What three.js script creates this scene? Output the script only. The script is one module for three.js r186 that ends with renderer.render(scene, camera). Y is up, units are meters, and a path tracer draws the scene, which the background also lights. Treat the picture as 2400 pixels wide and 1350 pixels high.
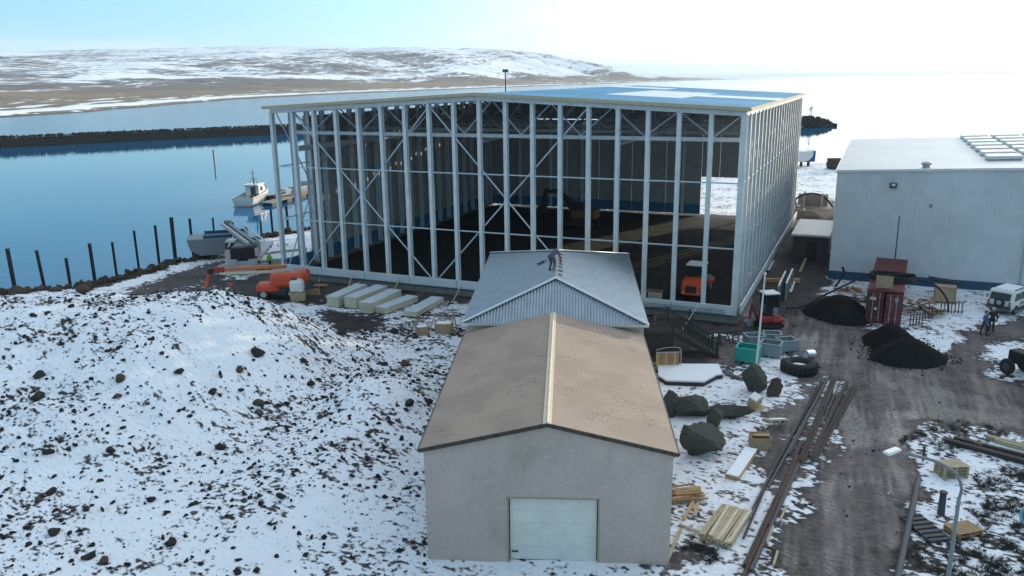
import * as THREE from 'three';
import { mergeGeometries } from 'three/addons/utils/BufferGeometryUtils.js';
import { RoundedBoxGeometry } from 'three/addons/geometries/RoundedBoxGeometry.js';
import { MarchingCubes } from 'three/addons/objects/MarchingCubes.js';

// ---------------------------------------------------------------- camera, sky, sun, exposure
const scene = new THREE.Scene();
const D2R = Math.PI / 180;
const CAM_H = 18, FOCAL = 1921.1, PITCH = 14.363 * D2R, ROLL = 0.723 * D2R;
const camera = new THREE.PerspectiveCamera(2 * Math.atan(675 / FOCAL) / D2R, 16 / 9, 0.5, 30000);
camera.position.set(0, CAM_H, 0);
camera.rotation.order = 'YXZ';
camera.rotation.set(-PITCH, 0, -ROLL);
const renderer = new THREE.WebGLRenderer({ antialias: true });
renderer.toneMapping = THREE.LinearToneMapping;
renderer.toneMappingExposure = 1.26;
renderer.shadowMap.enabled = true;

const SUN_AZ = 45 * D2R, SUN_EL = 7.7 * D2R;
const sunDir = new THREE.Vector3(Math.sin(SUN_AZ) * Math.cos(SUN_EL), Math.sin(SUN_EL), -Math.cos(SUN_AZ) * Math.cos(SUN_EL));
const sun = new THREE.DirectionalLight(new THREE.Color(1, 0.88, 0.62), 3.3);
sun.position.copy(sunDir).multiplyScalar(300).add(new THREE.Vector3(0, 0, -70));
sun.target.position.set(0, 0, -70);
sun.castShadow = true;
Object.assign(sun.shadow.camera, { left: -140, right: 140, top: 140, bottom: -140, near: 1, far: 700 });
sun.shadow.mapSize.set(4096, 4096);
scene.add(sun, sun.target);

// ---------------------------------------------------------------- small tools
function mulberry(a) { return () => { a |= 0; a = a + 0x6D2B79F5 | 0; let t = Math.imul(a ^ a >>> 15, 1 | a); t = t + Math.imul(t ^ t >>> 7, 61 | t) ^ t; return ((t ^ t >>> 14) >>> 0) / 4294967296; }; }
const rnd = mulberry(20240117);
const rr = (a, b) => a + (b - a) * rnd();
const lerp = (a, b, t) => a + (b - a) * t;
const clamp = (v, a = 0, b = 1) => v < a ? a : v > b ? b : v;
const sstep = (a, b, v) => { const t = clamp((v - a) / (b - a)); return t * t * (3 - 2 * t); };
const V = (x, y, z) => new THREE.Vector3(x, y, z);
const LAT = new Float32Array(65536); { const r = mulberry(77); for (let i = 0; i < 65536; i++) LAT[i] = r(); }
function vn(x, y) {                       // value noise 0..1
  const xi = Math.floor(x), yi = Math.floor(y); let fx = x - xi, fy = y - yi;
  fx = fx * fx * (3 - 2 * fx); fy = fy * fy * (3 - 2 * fy);
  const x0 = xi & 255, x1 = (xi + 1) & 255, y0 = (yi & 255) << 8, y1 = ((yi + 1) & 255) << 8;
  const a = LAT[x0 + y0], b = LAT[x1 + y0], c = LAT[x0 + y1], d = LAT[x1 + y1];
  return a + (b - a) * fx + (c - a) * fy + (a - b - c + d) * fx * fy;
}
function fbm(x, y, n = 4) { let s = 0, a = 0.5, t = 0; for (let i = 0; i < n; i++) { s += a * vn(x, y); t += a; x = x * 2.03 + 17.1; y = y * 2.03 + 9.7; a *= 0.5; } return s / t; }

// survey: bearing and drop measured from the drone's position -> a point of the site at height h
function G(px, py, h = 0) {
  const X = (px - 1200) / FOCAL, Y = (675 - py) / FOCAL;
  const u = X * Math.cos(ROLL) + Y * Math.sin(ROLL), v = -X * Math.sin(ROLL) + Y * Math.cos(ROLL);
  const dy = v * Math.cos(PITCH) - Math.sin(PITCH), dz = -v * Math.sin(PITCH) - Math.cos(PITCH);
  const t = (h - CAM_H) / dy;
  return V(u * t, h, dz * t);
}

// ---------------------------------------------------------------- sky: clear winter air with a low sun, thin streaks of cloud
{
  const w = 1024, h = 512, data = new Float32Array(w * h * 4);
  for (let j = 0; j < h; j++) {
    const el = ((j + 0.5) / h - 0.5) * Math.PI, se = Math.sin(el), ce = Math.cos(el);
    for (let i = 0; i < w; i++) {
      const ph = ((i + 0.5) / w - 0.5) * 2 * Math.PI;
      const dx = Math.cos(ph) * ce, dz = Math.sin(ph) * ce;
      const gam = Math.acos(clamp(dx * sunDir.x + se * sunDir.y + dz * sunDir.z, -1, 1)) / D2R;
      const e = Math.max(el, 0) / D2R;
      const hz = Math.exp(-e / 3.2), up = 1 - Math.exp(-e / 38);
      let r = lerp(lerp(0.06, 0.50, up), 0.60, hz), g = lerp(lerp(0.49, 0.51, up), 0.79, hz), b = lerp(lerp(0.71, 0.635, up), 0.83, hz);
      // thin cloud streaks, long in azimuth
      const cn = fbm(ph * 5 + 40, e * 0.55 + 3, 4), cl = sstep(0.48, 0.75, cn) * Math.exp(-e / 7) * 0.5;
      r = lerp(r, 0.72, cl); g = lerp(g, 0.80, cl); b = lerp(b, 0.85, cl);
      const glow = 8.5 * Math.exp(-gam / 15.5) + 0.10 * Math.exp(-gam / 60);
      r += glow * 1.0; g += glow * 0.97; b += glow * 0.9;
      const k = (j * w + i) * 4; data[k] = r; data[k + 1] = g; data[k + 2] = b; data[k + 3] = 1;
    }
  }
  const t = new THREE.DataTexture(data, w, h, THREE.RGBAFormat, THREE.FloatType);
  t.mapping = THREE.EquirectangularReflectionMapping; t.magFilter = THREE.LinearFilter; t.minFilter = THREE.LinearFilter; t.wrapS = THREE.RepeatWrapping; t.needsUpdate = true;
  scene.background = t; scene.environment = t;
}

// ---------------------------------------------------------------- textures and materials
function tex(n, fn, srgb = true) {
  const d = new Uint8Array(n * n * 4);
  for (let j = 0; j < n; j++) for (let i = 0; i < n; i++) {
    const c = fn(i / n, j / n, i, j), k = (j * n + i) * 4;
    for (let q = 0; q < 3; q++) { let v = clamp(c[q] ?? c[0]); if (srgb) v = v <= 0.0031308 ? v * 12.92 : 1.055 * Math.pow(v, 1 / 2.4) - 0.055; d[k + q] = v * 255; }
    d[k + 3] = 255;
  }
  const t = new THREE.DataTexture(d, n, n, THREE.RGBAFormat); if (srgb) t.colorSpace = THREE.SRGBColorSpace;
  t.wrapS = t.wrapT = THREE.RepeatWrapping; t.magFilter = THREE.LinearFilter; t.minFilter = THREE.LinearMipmapLinearFilter; t.generateMipmaps = true; t.needsUpdate = true; return t;
}
// tileable fbm on the unit square
function tf(u, v, f, n = 4) {
  const w = (x, y, p) => { const xi = Math.floor(x), yi = Math.floor(y); let fx = x - xi, fy = y - yi; fx = fx * fx * (3 - 2 * fx); fy = fy * fy * (3 - 2 * fy); const m = (q) => ((q % p) + p) % p; const L = (q, s) => LAT[(m(q) & 255) + ((m(s) & 255) << 8)]; const a = L(xi, yi), b = L(xi + 1, yi), c = L(xi, yi + 1), d = L(xi + 1, yi + 1); return a + (b - a) * fx + (c - a) * fy + (a - b - c + d) * fx * fy; };
  let s = 0, a = 0.5, t = 0, p = f; for (let i = 0; i < n; i++) { s += a * w(u * p, v * p, p); t += a; p *= 2; a *= 0.5; } return s / t;
}
const mixc = (a, b, t) => [lerp(a[0], b[0], t), lerp(a[1], b[1], t), lerp(a[2], b[2], t)];
const rep = (t, m) => { const c = t.clone(); c.repeat.set(1 / m, 1 / m); c.needsUpdate = true; return c; };   // one tile = m metres
const std = (c, rough = 0.8, o = {}) => new (o.specularIntensity === undefined ? THREE.MeshStandardMaterial : THREE.MeshPhysicalMaterial)({ color: Array.isArray(c) ? new THREE.Color().setRGB(...c) : c, roughness: rough, metalness: 0, ...o });
const T = {};
T.mottle = tex(256, (u, v) => { const n = tf(u, v, 6, 5), m = tf(u + 0.3, v, 40, 2); const k = 0.80 + 0.26 * (n - 0.5) + 0.14 * (m - 0.5) + 0.12; return [k, k, k]; });
T.grime = tex(512, (u, v) => { const n = tf(u, v, 5, 6), m = tf(u, v * 0.999, 24, 3); let k = 0.92 + 0.22 * (n - 0.5); if (m > 0.66) k -= 0.5 * (m - 0.66); return [k, k * 0.985, k * 0.96]; });
T.wood = tex(256, (u, v) => { const n = tf(u * 0.999, v, 4, 3), s = tf(u, v * 0.1, 48, 2); const k = 0.78 + 0.3 * (n - 0.5) + 0.45 * (s - 0.5) + 0.12; return [k, k * 0.96, k * 0.9]; });
T.rust = tex(256, (u, v) => { const n = tf(u, v, 7, 5); return mixc([1, 1, 1], [0.75, 0.45, 0.3], sstep(0.5, 0.7, n)); });
T.lumps = tex(256, (u, v) => { const n = tf(u, v, 8, 5); return [n, n, n]; }, false);
T.roofTan = tex(1024, (u, v) => {
  const n = tf(u, v, 6, 5); let c = mixc([0.335, 0.25, 0.195], [0.285, 0.212, 0.168], sstep(0.35, 0.7, n));
  const lane = Math.abs(((v * 14) % 1) - 0.5); const f = tf(u * 1, v, 18, 2), s = tf(u, v, 120, 2), big = tf(u + 0.4, v + 0.2, 4, 3);
  const fl = sstep(0.65, 0.74, s * 0.55 + f * 0.25 + big * 0.2 + (lane > 0.3 ? 0.05 : 0));
  c = mixc(c, [0.15, 0.125, 0.115], fl * 0.7); return c;
});
T.stucco = tex(512, (u, v) => { const n = tf(u, v, 4, 6), s = tf(u, v, 70, 3), st = tf(u, v * 0.5, 3, 5); let k = 0.88 + 0.24 * (n - 0.5) + 0.16 * (s - 0.5); k -= 0.16 * sstep(0.55, 0.7, st); return [k, k * 0.985, k * 0.97]; });
const M = {
  steel: std([0.68, 0.69, 0.70], 0.5, { map: rep(T.mottle, 3) }),
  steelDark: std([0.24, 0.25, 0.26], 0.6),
  steelThin: std([0.5, 0.54, 0.58], 0.45),
  galv: std([0.27, 0.325, 0.36], 0.3, { metalness: 0.75, map: rep(T.mottle, 2.5) }),
  galvEdge: std([0.68, 0.71, 0.73], 0.28, { metalness: 0.7 }),
  panelIn: std([0.40, 0.385, 0.37], 0.75, { map: rep(T.mottle, 4) }),
  panelWhite: std([0.66, 0.70, 0.74], 0.5, { map: rep(T.grime, 6) }),
  bluePanel: std([0.02, 0.16, 0.32], 0.6, { map: rep(T.mottle, 2) }),
  roofFilm: std([0.05, 0.25, 0.45], 0.75, { specularIntensity: 0.4, map: rep(T.grime, 9) }),
  roofFilm2: std([0.06, 0.28, 0.50], 0.7, { specularIntensity: 0.4, map: rep(T.grime, 7) }),
  roofBare: std([0.6, 0.66, 0.72], 0.5, { map: rep(T.grime, 9) }),
  foam: std([0.54, 0.43, 0.27], 0.85, { map: rep(T.mottle, 1.5) }),
  concrete: std([0.2, 0.195, 0.185], 0.9, { map: rep(T.stucco, 3) }),
  stucco: std([0.515, 0.42, 0.37], 0.92, { map: rep(T.stucco, 7), bumpMap: rep(T.lumps, 0.5), bumpScale: 0.012 }),
  roofTan: std([1, 1, 1], 0.85, { map: rep(T.roofTan, 9) }),
  cream: std([0.66, 0.55, 0.40], 0.75, { map: rep(T.mottle, 1) }),
  door: std([0.68, 0.665, 0.62], 0.55, { map: rep(T.grime, 3) }),
  darkTrim: std([0.05, 0.05, 0.05], 0.7),
  white: std([0.74, 0.74, 0.72], 0.5, { map: rep(T.grime, 3) }),
  whiteClad: std([0.58, 0.585, 0.60], 0.5, { map: rep(T.mottle, 30) }),
  whiteRoof: std([0.42, 0.445, 0.47], 0.5, { map: rep(T.mottle, 25) }),
  bluePlinth: std([0.02, 0.07, 0.13], 0.7),
  wood: std([0.36, 0.235, 0.13], 0.85, { map: rep(T.wood, 0.8) }),
  woodNew: std([0.55, 0.36, 0.17], 0.8, { map: rep(T.wood, 0.8) }),
  woodPale: std([0.46, 0.39, 0.27], 0.8, { map: rep(T.wood, 0.8) }),
  woodDark: std([0.05, 0.042, 0.036], 0.9, { map: rep(T.wood, 0.8) }),
  ply: std([0.42, 0.31, 0.2], 0.8, { map: rep(T.wood, 1.2) }),
  rustSteel: std([0.11, 0.068, 0.046], 0.85, { map: rep(T.rust, 0.7) }),
  rustBrown: std([0.062, 0.05, 0.043], 0.85, { map: rep(T.rust, 0.9) }),
  black: std([0.012, 0.012, 0.012], 0.7),
  rubber: std([0.02, 0.02, 0.02], 0.9),
  darkGrey: std([0.06, 0.065, 0.07], 0.7, { map: rep(T.mottle, 1) }),
  midGrey: std([0.2, 0.215, 0.23], 0.65, { map: rep(T.grime, 1.5) }),
  lightGrey: std([0.4, 0.42, 0.44], 0.6, { map: rep(T.grime, 2) }),
  orange: std([0.62, 0.07, 0.02], 0.45, { map: rep(T.grime, 2) }),
  orangeRoller: std([0.62, 0.085, 0.015], 0.4, { map: rep(T.grime, 1.5) }),
  red: std([0.32, 0.025, 0.02], 0.5, { map: rep(T.grime, 1.5) }),
  contRed: std([0.125, 0.03, 0.03], 0.65, { map: rep(T.rust, 2.2) }),
  teal: std([0.015, 0.32, 0.27], 0.55, { map: rep(T.grime, 1.5) }),
  tubGrey: std([0.22, 0.27, 0.30], 0.6, { map: rep(T.grime, 1) }),
  blue: std([0.02, 0.09, 0.30], 0.55, { map: rep(T.grime, 1.5) }),
  glass: std([0.012, 0.02, 0.02], 0.08),
  snow: std([0.80, 0.82, 0.85], 0.85, { bumpMap: rep(T.lumps, 1.2), bumpScale: 0.03 }),
  stone: std([0.075, 0.078, 0.062], 0.95, { map: rep(T.mottle, 0.9), bumpMap: rep(T.lumps, 1.0), specularIntensity: 0.2, bumpScale: 0.05 }),
  stoneDark: std([0.042, 0.04, 0.036], 0.95, { map: rep(T.mottle, 0.7), bumpMap: rep(T.lumps, 0.8), specularIntensity: 0.2, bumpScale: 0.04 }),
  stoneBrown: std([0.085, 0.066, 0.048], 0.95, { map: rep(T.mottle, 0.7), bumpMap: rep(T.lumps, 0.8), specularIntensity: 0.2, bumpScale: 0.04 }),
  gravelBlack: std([0.016, 0.0155, 0.015], 1, { map: rep(T.mottle, 0.5), bumpMap: rep(T.lumps, 0.4), specularIntensity: 0.2, bumpScale: 0.04 }),
  pile: std([0.018, 0.02, 0.025], 0.8),
  hiVis: std([0.35, 0.62, 0.05], 0.7),
};

// ---------------------------------------------------------------- geometry tools (all return BufferGeometry)
const clean = (g) => { g = g.index ? g.toNonIndexed() : g; for (const k of Object.keys(g.attributes)) if (!['position', 'normal', 'uv'].includes(k)) g.deleteAttribute(k); if (!g.attributes.normal) g.computeVertexNormals(); if (!g.attributes.uv) g.setAttribute('uv', new THREE.BufferAttribute(new Float32Array(g.attributes.position.count * 2), 2)); return g; };
const EUL = new THREE.Euler(), MAT = new THREE.Matrix4(), QU = new THREE.Quaternion();
function at(g, x = 0, y = 0, z = 0, rx = 0, ry = 0, rz = 0) { MAT.compose(V(x, y, z), QU.setFromEuler(EUL.set(rx, ry, rz, 'YXZ')), V(1, 1, 1)); return g.applyMatrix4(MAT); }
const bx = (w, h, d, x = 0, y = 0, z = 0, rx = 0, ry = 0, rz = 0) => at(new THREE.BoxGeometry(w, h, d), x, y, z, rx, ry, rz);           // centre
const rbx = (w, h, d, r, x = 0, y = 0, z = 0, rx = 0, ry = 0, rz = 0) => at(new RoundedBoxGeometry(w, h, d, 2, r), x, y, z, rx, ry, rz);
const cy = (r0, r1, h, x = 0, y = 0, z = 0, rx = 0, ry = 0, rz = 0, n = 20) => at(new THREE.CylinderGeometry(r0, r1, h, n), x, y, z, rx, ry, rz);
function beam(a, b, w, h, up = V(0, 1, 0)) {          // box of section w x h from a to b
  const d = b.clone().sub(a), L = d.length(); d.normalize();
  let s = new THREE.Vector3().crossVectors(up, d); if (s.lengthSq() < 1e-6) s = V(1, 0, 0); s.normalize();
  const u = new THREE.Vector3().crossVectors(d, s);
  const m = new THREE.Matrix4().makeBasis(s, u, d).setPosition(a.clone().add(b).multiplyScalar(0.5));
  return new THREE.BoxGeometry(w, h, L).applyMatrix4(m);
}
function rod(a, b, r, n = 8) { const d = b.clone().sub(a), L = d.length(); const q = new THREE.Quaternion().setFromUnitVectors(V(0, 1, 0), d.normalize()); return new THREE.CylinderGeometry(r, r, L, n).applyMatrix4(new THREE.Matrix4().compose(a.clone().add(b).multiplyScalar(0.5), q, V(1, 1, 1))); }
const tube = (pts, r, seg = 40, closed = false, n = 7) => new THREE.TubeGeometry(new THREE.CatmullRomCurve3(pts, closed), seg, r, n, closed);
function poly(pts, depth, bevel = 0) {                // extrude an outline [[x,y],..] along +z by depth
  const s = new THREE.Shape(pts.map((p) => new THREE.Vector2(p[0], p[1])));
  return new THREE.ExtrudeGeometry(s, { depth, bevelEnabled: bevel > 0, bevelSize: bevel, bevelThickness: bevel, bevelSegments: 2 });
}
function ibeam(h, f, d, t = 0.025) { return mergeGeometries([bx(f, h, t, 0, h / 2, d / 2 - t / 2), bx(f, h, t, 0, h / 2, -d / 2 + t / 2), bx(t, h, d - 2 * t, 0, h / 2, 0)].map(clean)); }   // upright I-section, flanges facing +-z
function blob(r, seed, sx = 1, sy = 1, sz = 1, rough = 0.35, det = 3) {         // faceted rough stone
  const g = new THREE.IcosahedronGeometry(1, det), p = g.attributes.position, rs = mulberry(seed), o = [rs() * 50, rs() * 50], pl = [];
  for (let i = 0; i < 12; i++) { const n = V(rs() - 0.5, rs() - 0.5, rs() - 0.5).normalize(); pl.push([n, 0.42 + rs() * 0.36]); }
  const v = V(0, 0, 0);
  for (let i = 0; i < p.count; i++) {
    v.fromBufferAttribute(p, i).normalize(); let k = 1;
    for (const [n, d] of pl) { const c = v.dot(n); if (c > 0.01) k = Math.min(k, d / c); }
    k *= 1 + rough * 0.5 * (fbm(v.x * 2.3 + o[0] + v.z, v.y * 2.3 + o[1] - v.z * 0.7, 3) - 0.5);
    p.setXYZ(i, v.x * k * r * sx, v.y * k * r * sy, v.z * k * r * sz);
  }
  g.computeVertexNormals(); return g;
}
function metricUV(g) {                                  // uv in metres from the dominant face direction
  const p = g.attributes.position, n = g.attributes.normal, u = new Float32Array(p.count * 2);
  for (let i = 0; i < p.count; i++) {
    const ax = Math.abs(n.getX(i)), ay = Math.abs(n.getY(i)), az = Math.abs(n.getZ(i)), x = p.getX(i), y = p.getY(i), z = p.getZ(i);
    if (ay >= ax && ay >= az) { u[2 * i] = x; u[2 * i + 1] = z; } else if (ax >= az) { u[2 * i] = z; u[2 * i + 1] = y; } else { u[2 * i] = x; u[2 * i + 1] = y; }
  }
  g.setAttribute('uv', new THREE.BufferAttribute(u, 2)); return g;
}
const used = {};
const numbered = (n) => { const k = used[n] = (used[n] ?? -1) + 1; return k ? n + '_' + String(k).padStart(3, '0') : n; };
function geo(list) { list = Array.isArray(list) ? list : [list]; return metricUV(list.length > 1 ? mergeGeometries(list.map(clean)) : clean(list[0])); }
function obj(name, list, mat, parent) {                  // ONE named mesh
  const m = new THREE.Mesh(list.isBufferGeometry && list.userData.ready ? list : geo(list), mat);
  m.castShadow = m.receiveShadow = true; m.name = parent ? name : numbered(name); (parent ?? scene).add(m); return m;
}
const ready = (list) => { const g = geo(list); g.userData.ready = true; return g; };
function tag(o, label, category, group) { o.userData = { label, category }; if (group) o.userData.group = group; return o; }
function thing(name, label, category, p = V(0, 0, 0), turn = 0, group) { const o = new THREE.Group(); o.name = numbered(name); o.position.copy(p); o.rotation.y = turn; scene.add(o); return tag(o, label, category, group); }
function struct(name, list, mat) { const m = obj(name, list, mat); m.userData = { kind: 'structure' }; return m; }
function dup(src, p, turn, label, group) { const r = src.clone(); r.name = numbered(src.name.replace(/_\d{3}$/, '')); r.userData = { ...src.userData, label: label ?? src.userData.label }; if (group) r.userData.group = group; r.position.copy(p); r.rotation.y = turn; scene.add(r); return r; }

// ---------------------------------------------------------------- site frames: both halls stand at the same angle
const HALL_A = 23.6 * D2R, HALL_W = 41.6, HALL_D = 47, UX = V(Math.cos(HALL_A), 0, Math.sin(HALL_A)), UZ = V(Math.sin(HALL_A), 0, -Math.cos(HALL_A));
const HALL_FR = V(16.56, 0, -58.95), HALL_FL = HALL_FR.clone().addScaledVector(UX, -HALL_W);
const hallXY = (x, z) => { const a = x - HALL_FL.x, b = z - HALL_FL.z; return [a * UX.x + b * UX.z, a * UZ.x + b * UZ.z]; };
const WATER = -2.5;

// ---------------------------------------------------------------- ground: land outline, mound, coverage of bare soil
const LAND = [[-160, 40], [-120, -40], [-62, -64], [-50, -69.5], [-44.5, -71.5], [-40.5, -73.5], [-38.3, -77.5], [-36.3, -82.5], [-34, -87.5], [-33, -94], [-28, -101], [-22, -108], [-12, -128], [4, -142], [30, -158], [58, -172], [72, -178], [100, -180], [170, -172], [170, 40]];
function landDist(x, z) {               // positive on land
  let d = 1e9, inside = false;
  for (let i = 0, j = LAND.length - 1; i < LAND.length; j = i++) {
    const ax = LAND[j][0], az = LAND[j][1], ex = LAND[i][0] - ax, ez = LAND[i][1] - az;
    const t = clamp(((x - ax) * ex + (z - az) * ez) / (ex * ex + ez * ez)), qx = x - ax - ex * t, qz = z - az - ez * t;
    d = Math.min(d, qx * qx + qz * qz);
    if ((LAND[i][1] > z) !== (az > z) && x < ex * (z - LAND[i][1]) / ez + LAND[i][0]) inside = !inside;
  }
  return inside ? Math.sqrt(d) : -Math.sqrt(d);
}
const gauss = (x, z, cx, cz, rx, rz) => Math.exp(-(((x - cx) / rx) ** 2) - (((z - cz) / rz) ** 2));
function mound(x, z) {
  const side = sstep(-8.5, -20.5, x + 0.25 * (z + 48) + 1.2 * (fbm(x * 0.16, z * 0.16 + 5, 3) - 0.5));
  const far = sstep(-58.5, -51, z + 1.5 * (fbm(x * 0.12 + 9, z * 0.1, 3) - 0.5)), near = sstep(-27, -48.5, z);
  const top = lerp(4.3, 5.0, sstep(-46, -28, x)) + 0.7 * (fbm(x * 0.11, z * 0.11 + 31, 3) - 0.5);
  return side * far * (0.35 * near + 0.65 * near * near) * top + 1.5 * gauss(x, z, -7.6, -43.2, 3.4, 4.2) + 0.7 * gauss(x, z, -9, -36, 4, 4);
}
const OUTLINES = [];
function groundY(x, z) {
  const m = mound(x, z), d = landDist(x, z) + 1.2 * (fbm(x * 0.35, z * 0.35, 3) - 0.5);
  let y = m + (0.05 + 0.13 * clamp(m)) * (fbm(x * 0.8, z * 0.8, 4) - 0.5) * 2 + 0.12 * (fbm(x * 0.12 + 3, z * 0.12, 2) - 0.5) + clamp(m) * (0.5 * (fbm(x * 0.28 + 60, z * 0.28, 3) - 0.5) + 0.12 * (vn(x * 2.1, z * 2.1 + 4) - 0.5));
  const [lx, ls] = hallXY(x, z);
  const inHall = sstep(-1, 1, Math.min(lx, HALL_W - lx, ls, HALL_D - ls)); y = lerp(y, 0.28 + 0.1 * (fbm(x * 0.5, z * 0.5, 3) - 0.5), inHall);
  y += 0.35 * gauss(x, z, -41, -69, 6, 2.5);
  return lerp(y, -4.2, sstep(1.6, -4.5, d));
}
const pg = (...a) => { const o = []; for (let i = 0; i < a.length; i += 2) { const p = G(a[i], a[i + 1]); o.push([p.x, p.z]); } return o; };
// [outline, how much of it is bare soil, tone 0 road mud .. 1 dark soil]
const ZONES = [
  [pg(1545, 1400, 1700, 1400, 1900, 1050, 1990, 900, 1960, 860, 1880, 850, 1700, 900, 1560, 850), 0.25, 0.4],
  [pg(1830, 1400, 1870, 1200, 1920, 1060, 1990, 930, 1965, 880, 1905, 830, 1860, 790, 1800, 770, 1740, 765, 1725, 745, 1862, 490, 1900, 470, 1956, 470, 1950, 650, 1925, 700, 2030, 765, 2060, 840, 2215, 862, 2235, 800, 2320, 772, 2440, 725, 2440, 790, 2335, 800, 2305, 850, 2335, 890, 2440, 905, 2440, 1005, 2160, 985, 2140, 1060, 2105, 1400), 0.93, 0.12],
  [pg(1870, 490, 1950, 490, 1945, 660, 1880, 745, 1750, 745), 1, 0.75],
  [pg(540, 668, 660, 636, 1110, 688, 1110, 716, 760, 694, 640, 700), 0.86, 0.6],
  [pg(700, 690, 1110, 712, 1090, 800, 930, 790, 840, 790, 760, 745), 0.36, 0.8],
  [pg(1510, 690, 1730, 742, 1815, 775, 1640, 776, 1520, 800), 0.95, 0.7],
  [pg(1520, 770, 1650, 772, 1660, 850, 1530, 866), 0.92, 0.8],
  [pg(1640, 800, 1720, 788, 1750, 830, 1735, 872, 1650, 850), 0.95, 0.25],
  [pg(1880, 830, 1960, 860, 1935, 900, 1870, 905), 0.7, 0.3],
  [pg(1845, 940, 1915, 905, 1960, 930, 1890, 1010, 1840, 1110, 1770, 1180, 1740, 1160, 1800, 1040), 0.72, 0.25],
  [pg(745, 728, 880, 748, 912, 760, 850, 772, 780, 762), 0.98, 1],
  [pg(300, 692, 350, 660, 480, 622, 520, 612, 530, 650, 480, 690, 400, 700), 0.62, 0.6],
  [pg(480, 650, 760, 670, 740, 710, 560, 706), 0.8, 0.8],
  [pg(1570, 1270, 1650, 1285, 1665, 1330, 1560, 1400), 0.95, 0.3],
  [pg(2010, 690, 2180, 690, 2160, 830, 2080, 860, 2040, 820), 0.3, 0.8],
  [pg(1950, 690, 2050, 690, 2030, 765, 1930, 760), 0.5, 0.9],
  [pg(2140, 1240, 2240, 1260, 2230, 1360, 2120, 1360), 0.45, 0.9],
  [pg(2330, 1080, 2440, 1060, 2440, 1400, 2260, 1330), 0.33, 0.9],
  [pg(2150, 985, 2440, 1000, 2440, 1040, 2200, 1030), 0.42, 0.5],
];
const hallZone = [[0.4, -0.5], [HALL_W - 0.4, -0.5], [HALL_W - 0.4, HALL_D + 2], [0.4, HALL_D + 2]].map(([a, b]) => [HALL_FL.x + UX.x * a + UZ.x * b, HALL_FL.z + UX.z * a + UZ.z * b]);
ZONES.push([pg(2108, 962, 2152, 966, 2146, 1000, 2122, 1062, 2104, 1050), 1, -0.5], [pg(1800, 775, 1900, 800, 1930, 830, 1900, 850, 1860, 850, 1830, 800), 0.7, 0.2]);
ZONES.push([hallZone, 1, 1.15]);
function inPoly(p, x, z) { let c = false; for (let i = 0, j = p.length - 1; i < p.length; j = i++) if ((p[i][1] > z) !== (p[j][1] > z) && x < (p[j][0] - p[i][0]) * (z - p[i][1]) / (p[j][1] - p[i][1]) + p[i][0]) c = !c; return c; }
const CLEAR = [[520, 800, 2.2, 3.0], [400, 770, 2.4, 1.0], [100, 850, 3.2, 1.4], [340, 850, 1.5, 1.2], [570, 1300, 3.0, 0.7], [600, 1250, 2.0, 0.6], [740, 1120, 2, 1.4], [80, 1050, 4, 0.9], [300, 1120, 2.2, 1.2], [380, 975, 3, 1]];
const clearW = CLEAR.map(([px, py, a, b]) => { const p = G(px, py, py < 900 ? 3.5 : py < 1150 ? 2 : 0.4); return [p.x, p.z, a, b]; });
function coverage(n, x0, z0, size) {    // coarse grids of soil share and tone
  const c = new Float32Array(n * n), t = new Float32Array(n * n);
  for (let j = 0; j < n; j++) for (let i = 0; i < n; i++) {
    const x = x0 + size * (i + 0.5) / n, z = z0 + size * (j + 0.5) / n; let a = 0.215, b = 0.8;
    for (const [p, s, tn] of ZONES) if (inPoly(p, x, z)) { a = s; b = tn; }
    const ld = landDist(x, z); if (ld < 3.2 && z > -104) { a = Math.max(a, sstep(3.4, 1.4, ld)); b = 0.9; }
    const m = mound(x, z);
    if (m > 0.3) { a = 0.275 + 0.09 * (fbm(x * 0.13 + 21, z * 0.13, 2) - 0.5) * 2; b = 0.85; }
    if (x < -4 && z > -60 && m <= 0.3) { a = Math.max(a, 0.26); b = 0.85; }
    if (x > -14 && x < -3 && z < -33 && z > -50 && m > 0.3) a = 0.255; if (x > -20 && x < -8 && z < -42 && m > 0.3) a = 0.26;
    for (const [cx, cz, rx, rz] of clearW) a -= 0.22 * gauss(x, z, cx, cz, rx, rz) * (m > 0.05 || z > -50 ? 1 : 0);
    c[j * n + i] = a; t[j * n + i] = b;
  }
  const blur = (a, r) => { const o = new Float32Array(n * n); for (let j = 0; j < n; j++) { let s = 0; for (let i = -r; i < n; i++) { if (i + r < n) s += a[j * n + Math.min(n - 1, i + r)]; else s += a[j * n + n - 1]; if (i - r - 1 >= 0) s -= a[j * n + i - r - 1]; if (i >= 0) o[j * n + i] = s / Math.min(2 * r + 1, i + r + 1); } } return o; };
  const flip = (a) => { const o = new Float32Array(n * n); for (let j = 0; j < n; j++) for (let i = 0; i < n; i++) o[i * n + j] = a[j * n + i]; return o; };
  const soft = (a, r) => flip(blur(flip(blur(a, r)), r)), rad = Math.max(1, Math.round(0.8 * n / size)); c.set(soft(c, rad)); t.set(soft(t, Math.max(1, rad >> 1)));   // snow thins out raggedly towards the mud
  return (u, v, g = c) => { const x = clamp(u * n - 0.5, 0, n - 1.001), y = clamp(v * n - 0.5, 0, n - 1.001), i = x | 0, j = y | 0, fx = x - i, fy = y - j, k = j * n + i; const G2 = g === 1 ? t : c; return lerp(lerp(G2[k], G2[k + 1], fx), lerp(G2[k + n], G2[k + n + 1], fx), fy); };
}
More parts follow.
